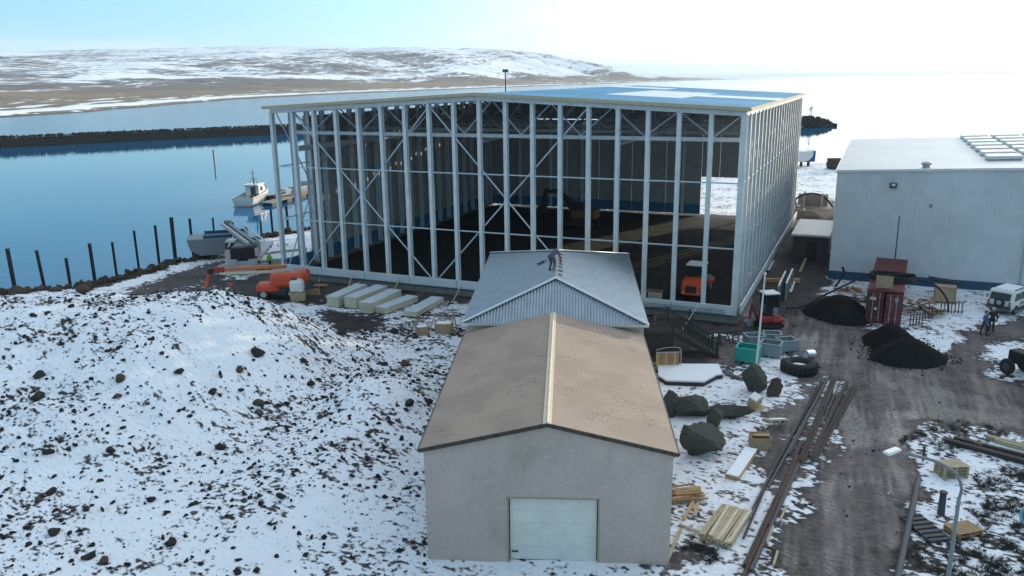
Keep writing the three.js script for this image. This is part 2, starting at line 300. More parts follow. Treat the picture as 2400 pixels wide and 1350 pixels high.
function groundTexture(res, n, x0, z0, size) {
  const cov = coverage(n, x0, z0, size);
  const d = new Uint8Array(res * res * 4), rd = new Uint8Array(res * res * 4), enc = (v) => (v <= 0.0031308 ? v * 12.92 : 1.055 * Math.pow(v, 1 / 2.4) - 0.055) * 255;
  const LUT = new Uint8Array(4096); for (let i = 0; i < 4096; i++) LUT[i] = enc(i / 4095);
  for (let j = 0; j < res; j++) for (let i = 0; i < res; i++) {
    const x = x0 + size * (i + 0.5) / res, z = z0 + size * (j + 0.5) / res;
    const wx = 1.6 * (vn(x * 0.55, z * 0.55) - 0.5) + 0.8 * (vn(x * 1.7, z * 1.7) - 0.5) + 0.4 * (vn(x * 5, z * 5) - 0.5), wz = 1.6 * (vn(x * 0.55 + 40, z * 0.55) - 0.5) + 0.8 * (vn(x * 1.7 + 9, z * 1.7) - 0.5) + 0.4 * (vn(x * 5 + 9, z * 5) - 0.5);
    const u = (x + wx - x0) / size, v = (z + wz - z0) / size;
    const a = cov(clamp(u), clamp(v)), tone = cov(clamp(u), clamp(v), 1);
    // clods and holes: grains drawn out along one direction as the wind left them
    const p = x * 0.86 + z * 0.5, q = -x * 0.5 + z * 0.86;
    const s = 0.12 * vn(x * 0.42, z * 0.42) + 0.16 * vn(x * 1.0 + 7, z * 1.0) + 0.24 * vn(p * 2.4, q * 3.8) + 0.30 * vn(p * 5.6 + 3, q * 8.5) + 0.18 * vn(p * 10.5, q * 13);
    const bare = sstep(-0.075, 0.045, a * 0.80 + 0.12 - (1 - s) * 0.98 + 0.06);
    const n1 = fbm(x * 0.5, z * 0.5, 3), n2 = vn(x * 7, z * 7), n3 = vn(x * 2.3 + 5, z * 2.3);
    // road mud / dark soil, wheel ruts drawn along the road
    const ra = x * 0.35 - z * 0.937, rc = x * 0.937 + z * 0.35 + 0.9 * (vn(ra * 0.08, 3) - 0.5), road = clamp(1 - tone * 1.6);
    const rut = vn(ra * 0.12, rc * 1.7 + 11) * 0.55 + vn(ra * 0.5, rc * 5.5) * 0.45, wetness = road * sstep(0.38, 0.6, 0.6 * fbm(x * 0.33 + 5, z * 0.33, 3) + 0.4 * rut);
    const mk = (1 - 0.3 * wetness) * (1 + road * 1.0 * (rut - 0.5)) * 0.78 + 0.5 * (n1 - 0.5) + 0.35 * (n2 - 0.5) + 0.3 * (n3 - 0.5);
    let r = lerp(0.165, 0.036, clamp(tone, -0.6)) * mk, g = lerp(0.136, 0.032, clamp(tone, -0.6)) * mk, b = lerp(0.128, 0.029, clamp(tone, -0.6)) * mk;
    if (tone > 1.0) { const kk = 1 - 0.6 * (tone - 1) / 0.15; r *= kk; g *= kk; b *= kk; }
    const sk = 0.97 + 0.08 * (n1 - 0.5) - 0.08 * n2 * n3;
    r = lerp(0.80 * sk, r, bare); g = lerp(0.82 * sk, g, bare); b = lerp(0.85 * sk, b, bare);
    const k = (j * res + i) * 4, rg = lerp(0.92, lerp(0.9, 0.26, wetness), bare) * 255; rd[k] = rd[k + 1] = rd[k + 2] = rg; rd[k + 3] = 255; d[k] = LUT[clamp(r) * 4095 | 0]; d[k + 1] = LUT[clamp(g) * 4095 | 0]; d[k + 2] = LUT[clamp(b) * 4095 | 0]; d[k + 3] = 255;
  }
  const t = new THREE.DataTexture(d, res, res, THREE.RGBAFormat); t.colorSpace = THREE.SRGBColorSpace; t.magFilter = THREE.LinearFilter; t.minFilter = THREE.LinearMipmapLinearFilter; t.generateMipmaps = true; t.needsUpdate = true;
  const rt = new THREE.DataTexture(rd, res, res, THREE.RGBAFormat); rt.magFilter = THREE.LinearFilter; rt.minFilter = THREE.LinearMipmapLinearFilter; rt.generateMipmaps = true; rt.needsUpdate = true; return { t, rt, cov };
}
function sheet(name, x0, z0, size, n, tx, hole, bump) {
  const P = [], U = [], I = [];
  for (let j = 0; j <= n; j++) for (let i = 0; i <= n; i++) { const x = x0 + size * i / n, z = z0 + size * j / n; P.push(x, groundY(x, z), z); U.push(i / n, j / n); }
  for (let j = 0; j < n; j++) for (let i = 0; i < n; i++) {
    const x = x0 + size * (i + 0.5) / n, z = z0 + size * (j + 0.5) / n; if (hole && x > hole[0] && x < hole[0] + hole[2] && z > hole[1] && z < hole[1] + hole[2]) continue;
    const a = j * (n + 1) + i, b = a + 1, c = a + n + 1, e = c + 1; I.push(a, c, b, b, c, e);
  }
  const g = new THREE.BufferGeometry(); g.setAttribute('position', new THREE.Float32BufferAttribute(P, 3)); g.setAttribute('uv', new THREE.Float32BufferAttribute(U, 2)); g.setIndex(I); g.computeVertexNormals();
  const bt = T.lumps.clone(); bt.repeat.set(size / 1.3, size / 1.3); bt.needsUpdate = true;
  const m = new THREE.Mesh(g, std([1, 1, 1], 1, { specularIntensity: 0.55, map: tx.t, roughnessMap: tx.rt, bumpMap: bt, bumpScale: bump })); m.name = name; m.castShadow = m.receiveShadow = true; m.userData = { kind: 'structure' }; scene.add(m); return m;
}
const NEAR = [-50, -98, 96], FARG = [-160, -200, 240];
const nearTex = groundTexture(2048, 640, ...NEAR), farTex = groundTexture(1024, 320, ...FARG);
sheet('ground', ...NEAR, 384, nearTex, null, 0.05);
sheet('ground_beyond', ...FARG, 240, farTex, NEAR, 0.04);

// ---------------------------------------------------------------- water: a calm harbour basin, and the rippled fjord outside the breakwater
{
  const mat = (rough, bump, px, pz) => { const bt = T.lumps.clone(); bt.repeat.set(1 / px, 1 / pz); bt.needsUpdate = true; return new THREE.MeshPhysicalMaterial({ color: new THREE.Color().setRGB(0.003, 0.095, 0.215), roughness: rough, ior: 1.33, specularIntensity: 0.5, bumpMap: bt, bumpScale: bump }); };
  const flat = (name, pts, y, m) => { const g = new THREE.ShapeGeometry(new THREE.Shape(pts.map(([x, z]) => new THREE.Vector2(x, -z)))).rotateX(-Math.PI / 2); const w = new THREE.Mesh(metricUV(g), m); w.position.y = y; w.name = name; w.userData = { kind: 'structure' }; w.receiveShadow = true; scene.add(w); };
  flat('water', [[-12000, 6000], [12000, 6000], [12000, -14000], [-12000, -14000]], WATER, mat(0.02, 0.006, 9, 5));
  flat('fjord_water', [[-12000, -150], [-260, -232], [-172, -286], [-92, -338], [60, -352], [130, -360], [300, -330], [12000, -330], [12000, -14000], [-12000, -14000]], WATER + 0.006, mat(0.13, 0.05, 7, 4));
}

// ---------------------------------------------------------------- far shore and hills
{
  const SH = [[-900, -150], [-420, -420], [-329, -541], [-318, -800], [-309, -1102], [-240, -1350], [-155, -1582], [20, -2000], [264, -2539], [600, -3300], [1000, -4100], [1500, -4900]];
  const nu = 480, nv = 150, P = [], U = [], I = [];
  const spine = new THREE.CatmullRomCurve3(SH.map((p) => V(p[0], 0, p[1])));
  const height = (t, o, wv) => {                // o metres inland
    const low = 2.2 + 0.016 * o, rise = sstep(160, 900, o + 160 * (wv - 0.5)), top = lerp(46, 150, sstep(0.08, 0.8, t));
    const cap = lerp(top, top * 1.25, sstep(700, 2200, o));
    return Math.min(low, 14) * sstep(-6, 25, o) - 4 * sstep(10, -20, o) + rise * (cap - 10);
  };
  for (let j = 0; j <= nv; j++) for (let i = 0; i <= nu; i++) {
    const t = i / nu, s = j / nv, p = spine.getPointAt(t), tg = spine.getTangentAt(t), o = -25 + 2400 * s * s;
    const nx = tg.z, nz = -tg.x; let x = p.x + nx * o, z = p.z + nz * o;                 // inland is to the left of the shore line
    const wv = fbm(t * 30, s * 6, 3), wob = (fbm(t * 90 + 3, 2, 3) - 0.5) * 26 * (1 - s);
    x += nx * wob; z += nz * wob;
    const y = WATER + height(t, o, wv) * (1 - 0.85 * sstep(0.72, 0.98, t)) + (fbm(x * 0.006, z * 0.006, 5) - 0.5) * 22 * sstep(150, 700, o) + (fbm(x * 0.03, z * 0.03, 3) - 0.5) * 3 * sstep(0, 60, o);
    P.push(x, y, z); U.push(t, s);
  }
  for (let j = 0; j < nv; j++) for (let i = 0; i < nu; i++) { const a = j * (nu + 1) + i, b = a + 1, c = a + nu + 1, e = c + 1; I.push(a, b, c, b, e, c); }
  const g = new THREE.BufferGeometry(); g.setAttribute('position', new THREE.Float32BufferAttribute(P, 3)); g.setAttribute('uv', new THREE.Float32BufferAttribute(U, 2)); g.setIndex(I); g.computeVertexNormals();
  // heath, bare slopes and lying snow: patches with an outline of their own, drawn out along the slope
  const map = tex(2048, (u, v) => {
    const o = -25 + 2400 * v * v, L = u * 6200, k = fbm(L * 0.02, o * 0.05, 3);
    const streak = fbm(L * 0.008 + o * 0.004, o * 0.045, 5), fine = fbm(L * 0.05, o * 0.16, 4), big = fbm(L * 0.0022 + 8, o * 0.006, 3);
    let heath = mixc([0.20, 0.135, 0.085], [0.15, 0.105, 0.075], k); if (o > 120) heath = mixc(heath, [0.10, 0.08, 0.074], sstep(120, 420, o)); if (o > 30 && o < 330) heath = mixc(heath, [0.24, 0.17, 0.09], 0.6 * sstep(0.45, 0.6, fbm(L * 0.01, o * 0.02 + 7, 2)));
    let sn = 0.34 * streak + 0.30 * fine + 0.36 * big;
    let thr = o < 14 ? 0.62 : o < 42 ? 0.35 : o < 60 ? 0.62 : o < 72 ? 0.43 : o < 330 ? 0.64 : lerp(0.52, 0.455, sstep(330, 900, o)) - 0.05 * sstep(0.35, 0.65, u);
    const band = Math.exp(-(((o - 430 - 90 * (fbm(L * 0.004, 3, 2) - 0.5)) / 26) ** 2)); thr -= 0.10 * band;
    const s = sstep(thr, thr + 0.035, sn), veil = 0.7 * sstep(thr - 0.13, thr + 0.02, sn) * sstep(250, 520, o);
    if (o < 6) return [0.05, 0.045, 0.042];
    return mixc(mixc(heath, [0.42, 0.45, 0.52], veil), [0.82, 0.84, 0.87], s);
  });
  map.wrapS = map.wrapT = THREE.ClampToEdgeWrapping;
  const m = new THREE.Mesh(g, std([1, 1, 1], 1, { map, side: THREE.DoubleSide })); m.name = 'hills'; m.userData = { kind: 'structure' }; m.castShadow = m.receiveShadow = true; scene.add(m);
}

// ---------------------------------------------------------------- the unfinished steel hall
{
  const W = HALL_W, D = HALL_D, B0 = 0.55, he = 15.62, hr = 16.7, P1 = 1.36;
  const rh = (x) => lerp(he, hr, 1 - Math.abs(x - W / 2) / (W / 2));
  const hall = thing('steel_hall', 'huge unfinished hall of bare grey steel columns under a blue roof', 'building', HALL_FL, -HALL_A);
  const L = (x, y, s) => V(x, y, -s);
  const P = (name, g, m, parent = hall) => obj(name, g, m, parent);
  // foundation
  P('foundation_wall', [bx(W + 0.7, 1.1, 0.5, W / 2, 0.0, 0.15), bx(0.5, 1.1, D, W + 0.1, 0.0, -D / 2 - 0.12), bx(0.5, 1.1, D, -0.1, 0.0, -D / 2 - 0.12), bx(W - 0.6, 1.1, 0.5, W / 2, -0.45, -D)], M.concrete);
  P('base_rail', [bx(W + 0.74, 0.1, 0.06, W / 2, 0.60, 0.43), bx(0.06, 0.1, D, W + 0.38, 0.60, -D / 2)], std([0.03, 0.09, 0.08], 0.7));
  // front columns
  const bay = W / 18;
  for (let i = 0; i <= 18; i++) { const x = i * bay, g = ibeam(rh(x) - 0.3 - B0, i === 18 ? 0.42 : 0.3, i === 18 ? 0.45 : 0.42, 0.03); P('column', at(g, x, B0, -0.12), M.steel); }
  // side columns and rear columns
  const sb = D / 20;
  const sideG = ready(at(ibeam(he - 0.3 - B0, 0.24, 0.5, 0.03), 0, B0, 0, 0, Math.PI / 2));
  for (let i = 1; i <= 20; i++) { const c = P('column', sideG, M.steel); c.position.set(W - 0.05, 0, -i * sb); if (i < 20) { const l = P('column', sideG, M.steel); l.position.set(0.35, 0, -i * sb); } }
  for (let i = 0; i <= 9; i++) { const x = i * W / 9; if (Math.abs(x - 32.35) < 1.6) continue; P('column', at(ibeam(rh(x) - 0.3 - B0, 0.3, 0.4), x, B0, -D + 0.3), M.steel); }
  // front girts, in bays, at two heights
  for (const [h, hb] of [[10.42, 10.42], [5.6, 5.6]]) for (let i = 0; i < 18; i++) P('girt', bx(bay - 0.3, 0.09, 0.11, (i + 0.5) * bay, h, -0.05), M.steelThin);
  for (const h of [10.42, 5.6]) for (let i = 0; i < 20; i++) { P('girt', bx(0.1, 0.1, sb - 0.26, W + 0.02, h, -(i + 0.5) * sb), M.steelThin); if (i < 3) P('girt', bx(0.1, 0.1, sb - 0.26, 0.3, h, -(i + 0.5) * sb), M.steelThin); }
  // little cleats left on the outer flanges of the right-hand columns
  const cleat = ready([bx(0.05, 0.5, 0.12, 0, 0, 0), bx(0.3, 0.06, 0.12, 0.13, 0.26, 0), bx(0.05, 0.16, 0.12, 0.27, 0.2, 0)]);
  for (let i = 1; i <= 19; i++) for (const h of [2.3, 4.1, 6.9, 8.6, 11.9, 13.4]) if (rnd() < 0.5) { const c = P('cleat', cleat, M.steel); c.position.set(W + 0.3, h + rr(-0.5, 0.5), -i * sb); }
  // diagonal wind braces of the front, two big crosses
  const br = (a, b, s = 0.14) => P('brace', rod(L(a[0], a[1], s), L(b[0], b[1], s), 0.065, 8), M.steelThin);
  br([bay * 1, 15.3], [bay * 7, 0.9], 0.10); br([bay * 7, 15.9], [bay * 1, 0.9], 0.26);
  br([bay * 7, 15.9], [bay * 13, 0.9], 0.10); br([bay * 13, 15.9], [bay * 7, 0.9], 0.26);
  P('brace', rod(L(0.35, 15.2, 0.3), L(0.35, 0.9, sb * 4), 0.06), M.steelThin); P('brace', rod(L(0.35, 0.9, 0.3), L(0.35, 15.2, sb * 4), 0.06), M.steelThin);
  // trusses under the roof
  for (const s of [2.6, 10, 18, 26, 34, 42]) {
    const lo = 13.35, n = 16, q = W / n;
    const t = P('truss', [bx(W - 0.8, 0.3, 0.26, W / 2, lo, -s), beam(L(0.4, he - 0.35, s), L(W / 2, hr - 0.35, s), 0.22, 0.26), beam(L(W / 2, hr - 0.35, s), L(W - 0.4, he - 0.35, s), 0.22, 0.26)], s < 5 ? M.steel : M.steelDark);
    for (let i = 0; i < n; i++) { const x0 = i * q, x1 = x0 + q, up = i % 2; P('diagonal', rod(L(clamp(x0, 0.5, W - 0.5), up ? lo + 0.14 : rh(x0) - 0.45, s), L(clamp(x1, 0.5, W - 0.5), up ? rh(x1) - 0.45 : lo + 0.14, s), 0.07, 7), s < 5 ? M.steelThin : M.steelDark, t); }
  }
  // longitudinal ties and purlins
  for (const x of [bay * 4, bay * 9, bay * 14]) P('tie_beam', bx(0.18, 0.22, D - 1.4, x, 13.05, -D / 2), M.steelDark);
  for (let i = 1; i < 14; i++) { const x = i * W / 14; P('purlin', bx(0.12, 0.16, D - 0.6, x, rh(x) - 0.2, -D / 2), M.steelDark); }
  P('crane_rail', [bx(0.3, 0.5, D - 4, 1.1, 11.9, -D / 2)], M.steel);
  // plinth panels under the front and the right-hand columns
  for (let i = 0; i < 9; i++) P('plinth_panel', rbx(W / 9 - 0.05, P1 - 0.66, 0.16, 0.02, (i + 0.5) * W / 9, (P1 + 0.66) / 2, 0.28), M.panelWhite);
  for (let i = 0; i < 10; i++) P('plinth_panel', rbx(0.14, P1 - 0.7, D / 10 - 0.06, 0.02, W + 0.46, (P1 + 0.66) / 2, -(i + 0.5) * D / 10 - 0.1), M.panelWhite);
  // safety netting hung on the plinth by the right corner
  { const g = []; for (let i = 0; i < 46; i++) g.push(bx(0.02, 0.4, 0.02, 31 + i * 0.22, 0.86, 0.375)); for (let k = 0; k < 3; k++) g.push(bx(10.2, 0.02, 0.02, 36, 0.72 + k * 0.14, 0.372)); P('net', g, std([0.05, 0.10, 0.16], 0.8)); }
  // left wall cladding with blue foot panels
  for (let i = 2; i < 20; i++) {
    const z = -(i + 0.5) * sb; P('wall_panel', bx(0.14, 13.0, sb - 0.03, -0.12, 1.75 + 6.5, z), M.panelIn); P('blue_panel', bx(0.12, 1.26, sb - 0.02, -0.13, 1.12, z), M.bluePanel);
  }
  P('blue_panel', bx(0.12, 1.1, sb * 2 - 0.3, -0.03, 1.1, -sb), M.bluePanel);
  // rear wall: lower and upper panels, an open doorway, a narrow slit between the courses
  for (let i = 0; i < 18; i++) {
    const x = (i + 0.5) * bay, door = i === 13 || i === 14, w = bay - 0.03;
    const lowTop = i >= 3 && i <= 6 ? 12.28 : 12.55;
    if (door) P('wall_panel', bx(w, lowTop - 5.3, 0.14, x, (lowTop + 5.3) / 2, -D), M.panelIn);
    else { P('wall_panel', bx(w, lowTop - 1.7, 0.14, x, (lowTop + 1.7) / 2, -D), M.panelIn); if (i < 13) P('blue_panel', bx(w + 0.01, 1.3, 0.12, x, 1.05, -D), M.bluePanel); }
    const ht = Math.min(rh(i * bay), rh((i + 1) * bay)) - 0.1;
    if (i !== 14 && i !== 16) P('wall_panel', bx(w, ht - 12.6, 0.14, x, (ht + 12.6) / 2, -D), M.panelIn);
  }
  // roof of film-covered sandwich panels, two slopes
  const th = Math.atan2(hr - he, W / 2), hw = W / 2 / Math.cos(th), rows = 8, rl = (D + 0.9) / rows;
  for (const side of [-1, 1]) for (let c = 0; c < 3; c++) for (let r = 0; r < rows; r++) {
    const x = W / 2 + side * (c + 0.5) * (W / 2) / 3, y = hr - (c + 0.5) * (hr - he) / 3 + 0.1, z = 0.45 - (r + 0.5) * rl, cw = hw / 3;
    const bare = side > 0 && ((c === 1 && r >= 2 && r <= 4) || (c === 2 && r === 3)) || (side > 0 && c === 0 && r === 6);
    P('roof_panel', bx(cw + (c === 2 ? 0.3 : 0) - 0.01, 0.16, rl - 0.012, x + (c === 2 ? side * 0.15 : 0), y, z, 0, 0, -side * th), bare ? M.roofBare : (r + c) % 3 ? M.roofFilm : M.roofFilm2);
  }
  // fascia of raw foam edge and grey edge beam
  for (const side of [-1, 1]) {
    P('edge_trim', beam(L(W / 2, hr + 0.1, -0.56), L(W / 2 + side * (W / 2 + 0.5), he + 0.075, -0.56), 0.1, 0.26), M.foam);
    P('edge_beam', beam(L(W / 2, hr - 0.22, 0.0), L(W / 2 + side * (W / 2), he - 0.25, 0.0), 0.3, 0.34), M.steel);
    P('edge_trim', bx(0.1, 0.24, D + 0.9, W / 2 + side * (W / 2 + 0.46), he + 0.05, -D / 2), M.foam);
    P('edge_beam', bx(0.3, 0.34, D, W / 2 + side * (W / 2 - 0.05), he - 0.26, -D / 2 - 0.2), M.steel);
  }
  // platform with guard rail high in the far right corner
  const pf = thing('scaffold_platform', 'railed steel platform high up in the far right corner of hall', 'platform', V(0, 0, 0).copy(HALL_FL).addScaledVector(UX, 27).addScaledVector(UZ, 33), -HALL_A);
  obj('deck', bx(14, 0.14, 4, 7, 13.62, -2), M.midGrey, pf);
  for (let i = 0; i <= 9; i++) for (const z of [0, -4]) obj('post', bx(0.07, 1.15, 0.07, 0.06 + i * 1.54, 14.26, z), M.steelThin, pf);
  for (const z of [0, -4]) for (const h of [14.3, 14.85]) obj('rail', bx(14, 0.06, 0.05, 7, h, z + 0.06), M.steelThin, pf);
}

// ---------------------------------------------------------------- corrugated sheeting: waves run up the slope from an eave line to a ridge line
function corrugated(E0, E1, top, pitch, amp, n) {       // top(t) -> point
  const N = n ?? Math.ceil(E0.distanceTo(E1) / pitch * 5), P = [], I = [], e = E1.clone().sub(E0), nm = new THREE.Vector3().crossVectors(e, top(0.5).clone().sub(E0)).normalize(); if (nm.y < 0) nm.negate();
  const Ln = e.length();
  for (let i = 0; i <= N; i++) { const t = i / N, o = nm.clone().multiplyScalar(amp * Math.sin(t * Ln / pitch * 2 * Math.PI)), a = E0.clone().addScaledVector(e, t).add(o), b = top(t).add(o); P.push(a.x, a.y, a.z, b.x, b.y, b.z); }
  for (let i = 0; i < N; i++) { const a = 2 * i; I.push(a, a + 2, a + 1, a + 1, a + 2, a + 3); }
  const g = new THREE.BufferGeometry(); g.setAttribute('position', new THREE.Float32BufferAttribute(P, 3)); g.setIndex(I); g.computeVertexNormals(); return g;
}

// ---------------------------------------------------------------- concrete house with brown roof, in front
{
  const A = 3.877 * D2R, w = 9.22, l = 14.3, he = 4.66, hr = 5.72, hw = w / 2;
  const h = thing('concrete_house', 'beige rendered house with flat brown roof and wide pale door in front', 'building', V(1.229, 0, -27.817), -A);
  // walls: front gable with a doorway, back gable, two sides
  const s = new THREE.Shape([[-hw, -0.3], [hw, -0.3], [hw, he], [0, hr], [-hw, he]].map((p) => new THREE.Vector2(...p)));
  const dx0 = -1.5, dx1 = 1.93, dh = 2.72; s.holes.push(new THREE.Path([[dx0, -0.02], [dx0, dh], [dx1, dh], [dx1, -0.02]].map((p) => new THREE.Vector2(...p))));
  obj('front_wall', new THREE.ExtrudeGeometry(s, { depth: 0.25, bevelEnabled: false }).translate(0, 0, -0.25), M.stucco, h);
  obj('side_wall', bx(0.25, he + 0.3, l - 0.5, -hw + 0.125, (he - 0.3) / 2, -l / 2), M.stucco, h); obj('side_wall', bx(0.25, he + 0.3, l - 0.5, hw - 0.125, (he - 0.3) / 2, -l / 2), M.stucco, h);
  obj('back_wall', new THREE.ExtrudeGeometry(new THREE.Shape([[-hw, -0.3], [hw, -0.3], [hw, he], [0, hr], [-hw, he]].map((p) => new THREE.Vector2(...p))), { depth: 0.25, bevelEnabled: false }).translate(0, 0, -l), M.stucco, h);
  // door
  const d = obj('garage_door', [bx(dx1 - dx0 - 0.1, dh - 0.06, 0.04, (dx0 + dx1) / 2, dh / 2 - 0.02, -0.2)], M.darkTrim, h);
  for (let i = 0; i < 5; i++) obj('door_panel', rbx(dx1 - dx0 - 0.14, (dh - 0.1) / 5 - 0.004, 0.05, 0.006, (dx0 + dx1) / 2, 0.04 + (i + 0.5) * (dh - 0.1) / 5, -0.165), M.door, d);
  obj('door_frame', [bx(0.07, dh, 0.1, dx0 - 0.0, dh / 2, -0.04), bx(0.07, dh, 0.1, dx1 + 0.0, dh / 2, -0.04), bx(dx1 - dx0 + 0.1, 0.07, 0.1, (dx0 + dx1) / 2, dh + 0.0, -0.04)], std([0.33, 0.26, 0.2], 0.8), d);
  obj('handle', [bx(0.25, 0.04, 0.05, dx0 + 0.25, 0.38, -0.12)], M.black, d);
  // roof: long sheets side by side on each slope
  const th = Math.atan2(hr - he, hw), sl = (hw + 0.16) / Math.cos(th), ns = 7, L = l + 0.2;
  for (const side of [-1, 1]) {
    const r = obj('roof_slope', bx(sl, 0.06, L, side * (hw + 0.16) / 2, (hr + he) / 2 + 0.03 - 0.02, -L / 2 + 0.12, 0, 0, -side * th), M.roofTan, h);
    r.geometry.attributes.uv.needsUpdate = true;
    obj('barge_board', beam(V(0, hr + 0.015, 0.13), V(side * (hw + 0.17), he - 0.03, 0.13), 0.05, 0.15), M.rustBrown, r);
    obj('eave_trim', bx(0.07, 0.1, L, side * (hw + 0.19), he - 0.03, -L / 2 + 0.12), M.darkTrim, r);
  }
  obj('ridge_cap', [bx(0.17, 0.025, L + 0.02, -0.075, hr + 0.075, -L / 2 + 0.13, 0, 0, th * 0.8), bx(0.17, 0.025, L + 0.02, 0.075, hr + 0.075, -L / 2 + 0.13, 0, 0, -th * 0.8), cy(0.045, 0.045, L, 0, hr + 0.095, -L / 2 + 0.13, Math.PI / 2, 0, 0, 8)], M.cream, h);
}

// ---------------------------------------------------------------- annex with galvanised hipped roof
{
  const a = thing('metal_roofed_annex', 'low annex with shiny corrugated hipped roof between house and hall', 'building', V(0, 0, 0));
  const FLe = G(1083, 757, 5.2), FRe = G(1520, 762, 5.2), BLe = G(1150, 593, 5.2), BRe = G(1472, 596, 5.2), ap = G(1303, 652, 7.08), rp = G(1306, 588, 7.08);
  const lift = (p, y) => V(p.x, p.y + y, p.z);
  const along = (pts) => (t) => { const n = pts.length - 1; let acc = [0], s = 0; for (let i = 0; i < n; i++) { s += pts[i][0]; acc.push(s); } for (let i = 0; i < n; i++) if (t <= acc[i + 1] + 1e-9) return pts[i][1].clone().lerp(pts[i + 1][1], (t - acc[i]) / pts[i][0]); return pts[n][1].clone(); };
  // share of each eave that lies under a hip line
  const share = (E0, E1, p) => clamp(p.clone().sub(E0).dot(E1.clone().sub(E0)) / E1.distanceToSquared(E0));
  const tF = share(FLe, FRe, ap), tL0 = share(FLe, BLe, ap), tL1 = share(FLe, BLe, rp), tR0 = share(FRe, BRe, ap), tR1 = share(FRe, BRe, rp);
  obj('front_hip', corrugated(FLe, FRe, along([[tF, FLe], [1 - tF, ap], [0, FRe]]), 0.165, 0.022), M.galv, a);
  obj('roof_slope', corrugated(FLe, BLe, along([[tL0, FLe], [tL1 - tL0, ap], [1 - tL1, rp], [0, BLe]]), 0.165, 0.018), M.galv, a);
  obj('roof_slope', corrugated(FRe, BRe, along([[tR0, FRe], [tR1 - tR0, ap], [1 - tR1, rp], [0, BRe]]), 0.165, 0.018), M.galv, a);
  obj('rear_hip', corrugated(BLe, BRe, along([[0.5, BLe], [0.5, rp], [0, BRe]]), 0.3, 0.018), M.galv, a);
  const cap = (p, q, n) => obj(n, [beam(lift(p, 0.05), lift(q, 0.05), 0.24, 0.035), rod(lift(p, 0.075), lift(q, 0.075), 0.04)], M.galvEdge, a);
  cap(FLe, ap, 'hip_cap'); cap(FRe, ap, 'hip_cap'); cap(BLe, rp, 'hip_cap'); cap(BRe, rp, 'hip_cap');
  const rc = cap(ap, rp, 'ridge_cap');
  // unfinished ridge: separate short cap pieces still loose on the right-hand side
  const rd = rp.clone().sub(ap), rn = rd.clone().normalize(), sideV = V(-rn.z, 0, rn.x);
  for (let k = 0; k < 8; k++) { const c = ap.clone().addScaledVector(rd, (k + 0.45) / 8).addScaledVector(sideV, 0.25); obj('ridge_piece', bx(0.3, 0.03, 0.55, c.x, c.y - 0.02, c.z, 0, Math.atan2(-rn.x, -rn.z), -0.35), M.galvEdge, rc); }
  const edge = (p, q) => obj('eave_trim', beam(lift(p, -0.06), lift(q, -0.06), 0.07, 0.13), M.galvEdge, a); edge(FLe, FRe); edge(FLe, BLe); edge(FRe, BRe);
  // walls set in under the eaves
  const c = FLe.clone().add(FRe).add(BLe).add(BRe).multiplyScalar(0.25), inn = (p) => V(lerp(p.x, c.x, 0.06), 0, lerp(p.z, c.z, 0.06));
  const cs = [inn(FLe), inn(FRe), inn(BRe), inn(BLe)];
  for (let i = 0; i < 4; i++) { const p = cs[i], q = cs[(i + 1) % 4]; obj('wall', beam(V(p.x, 2.35, p.z), V(q.x, 2.35, q.z), 0.2, 5.3), M.cream, a); }
  for (let i = 0; i < 9; i++) { const p = cs[0].clone().lerp(cs[1], (i + 0.5) / 9); obj('rafter_end', bx(0.09, 0.14, 0.5, p.x, 5.03, p.z + 0.25), M.woodPale, a); }
}

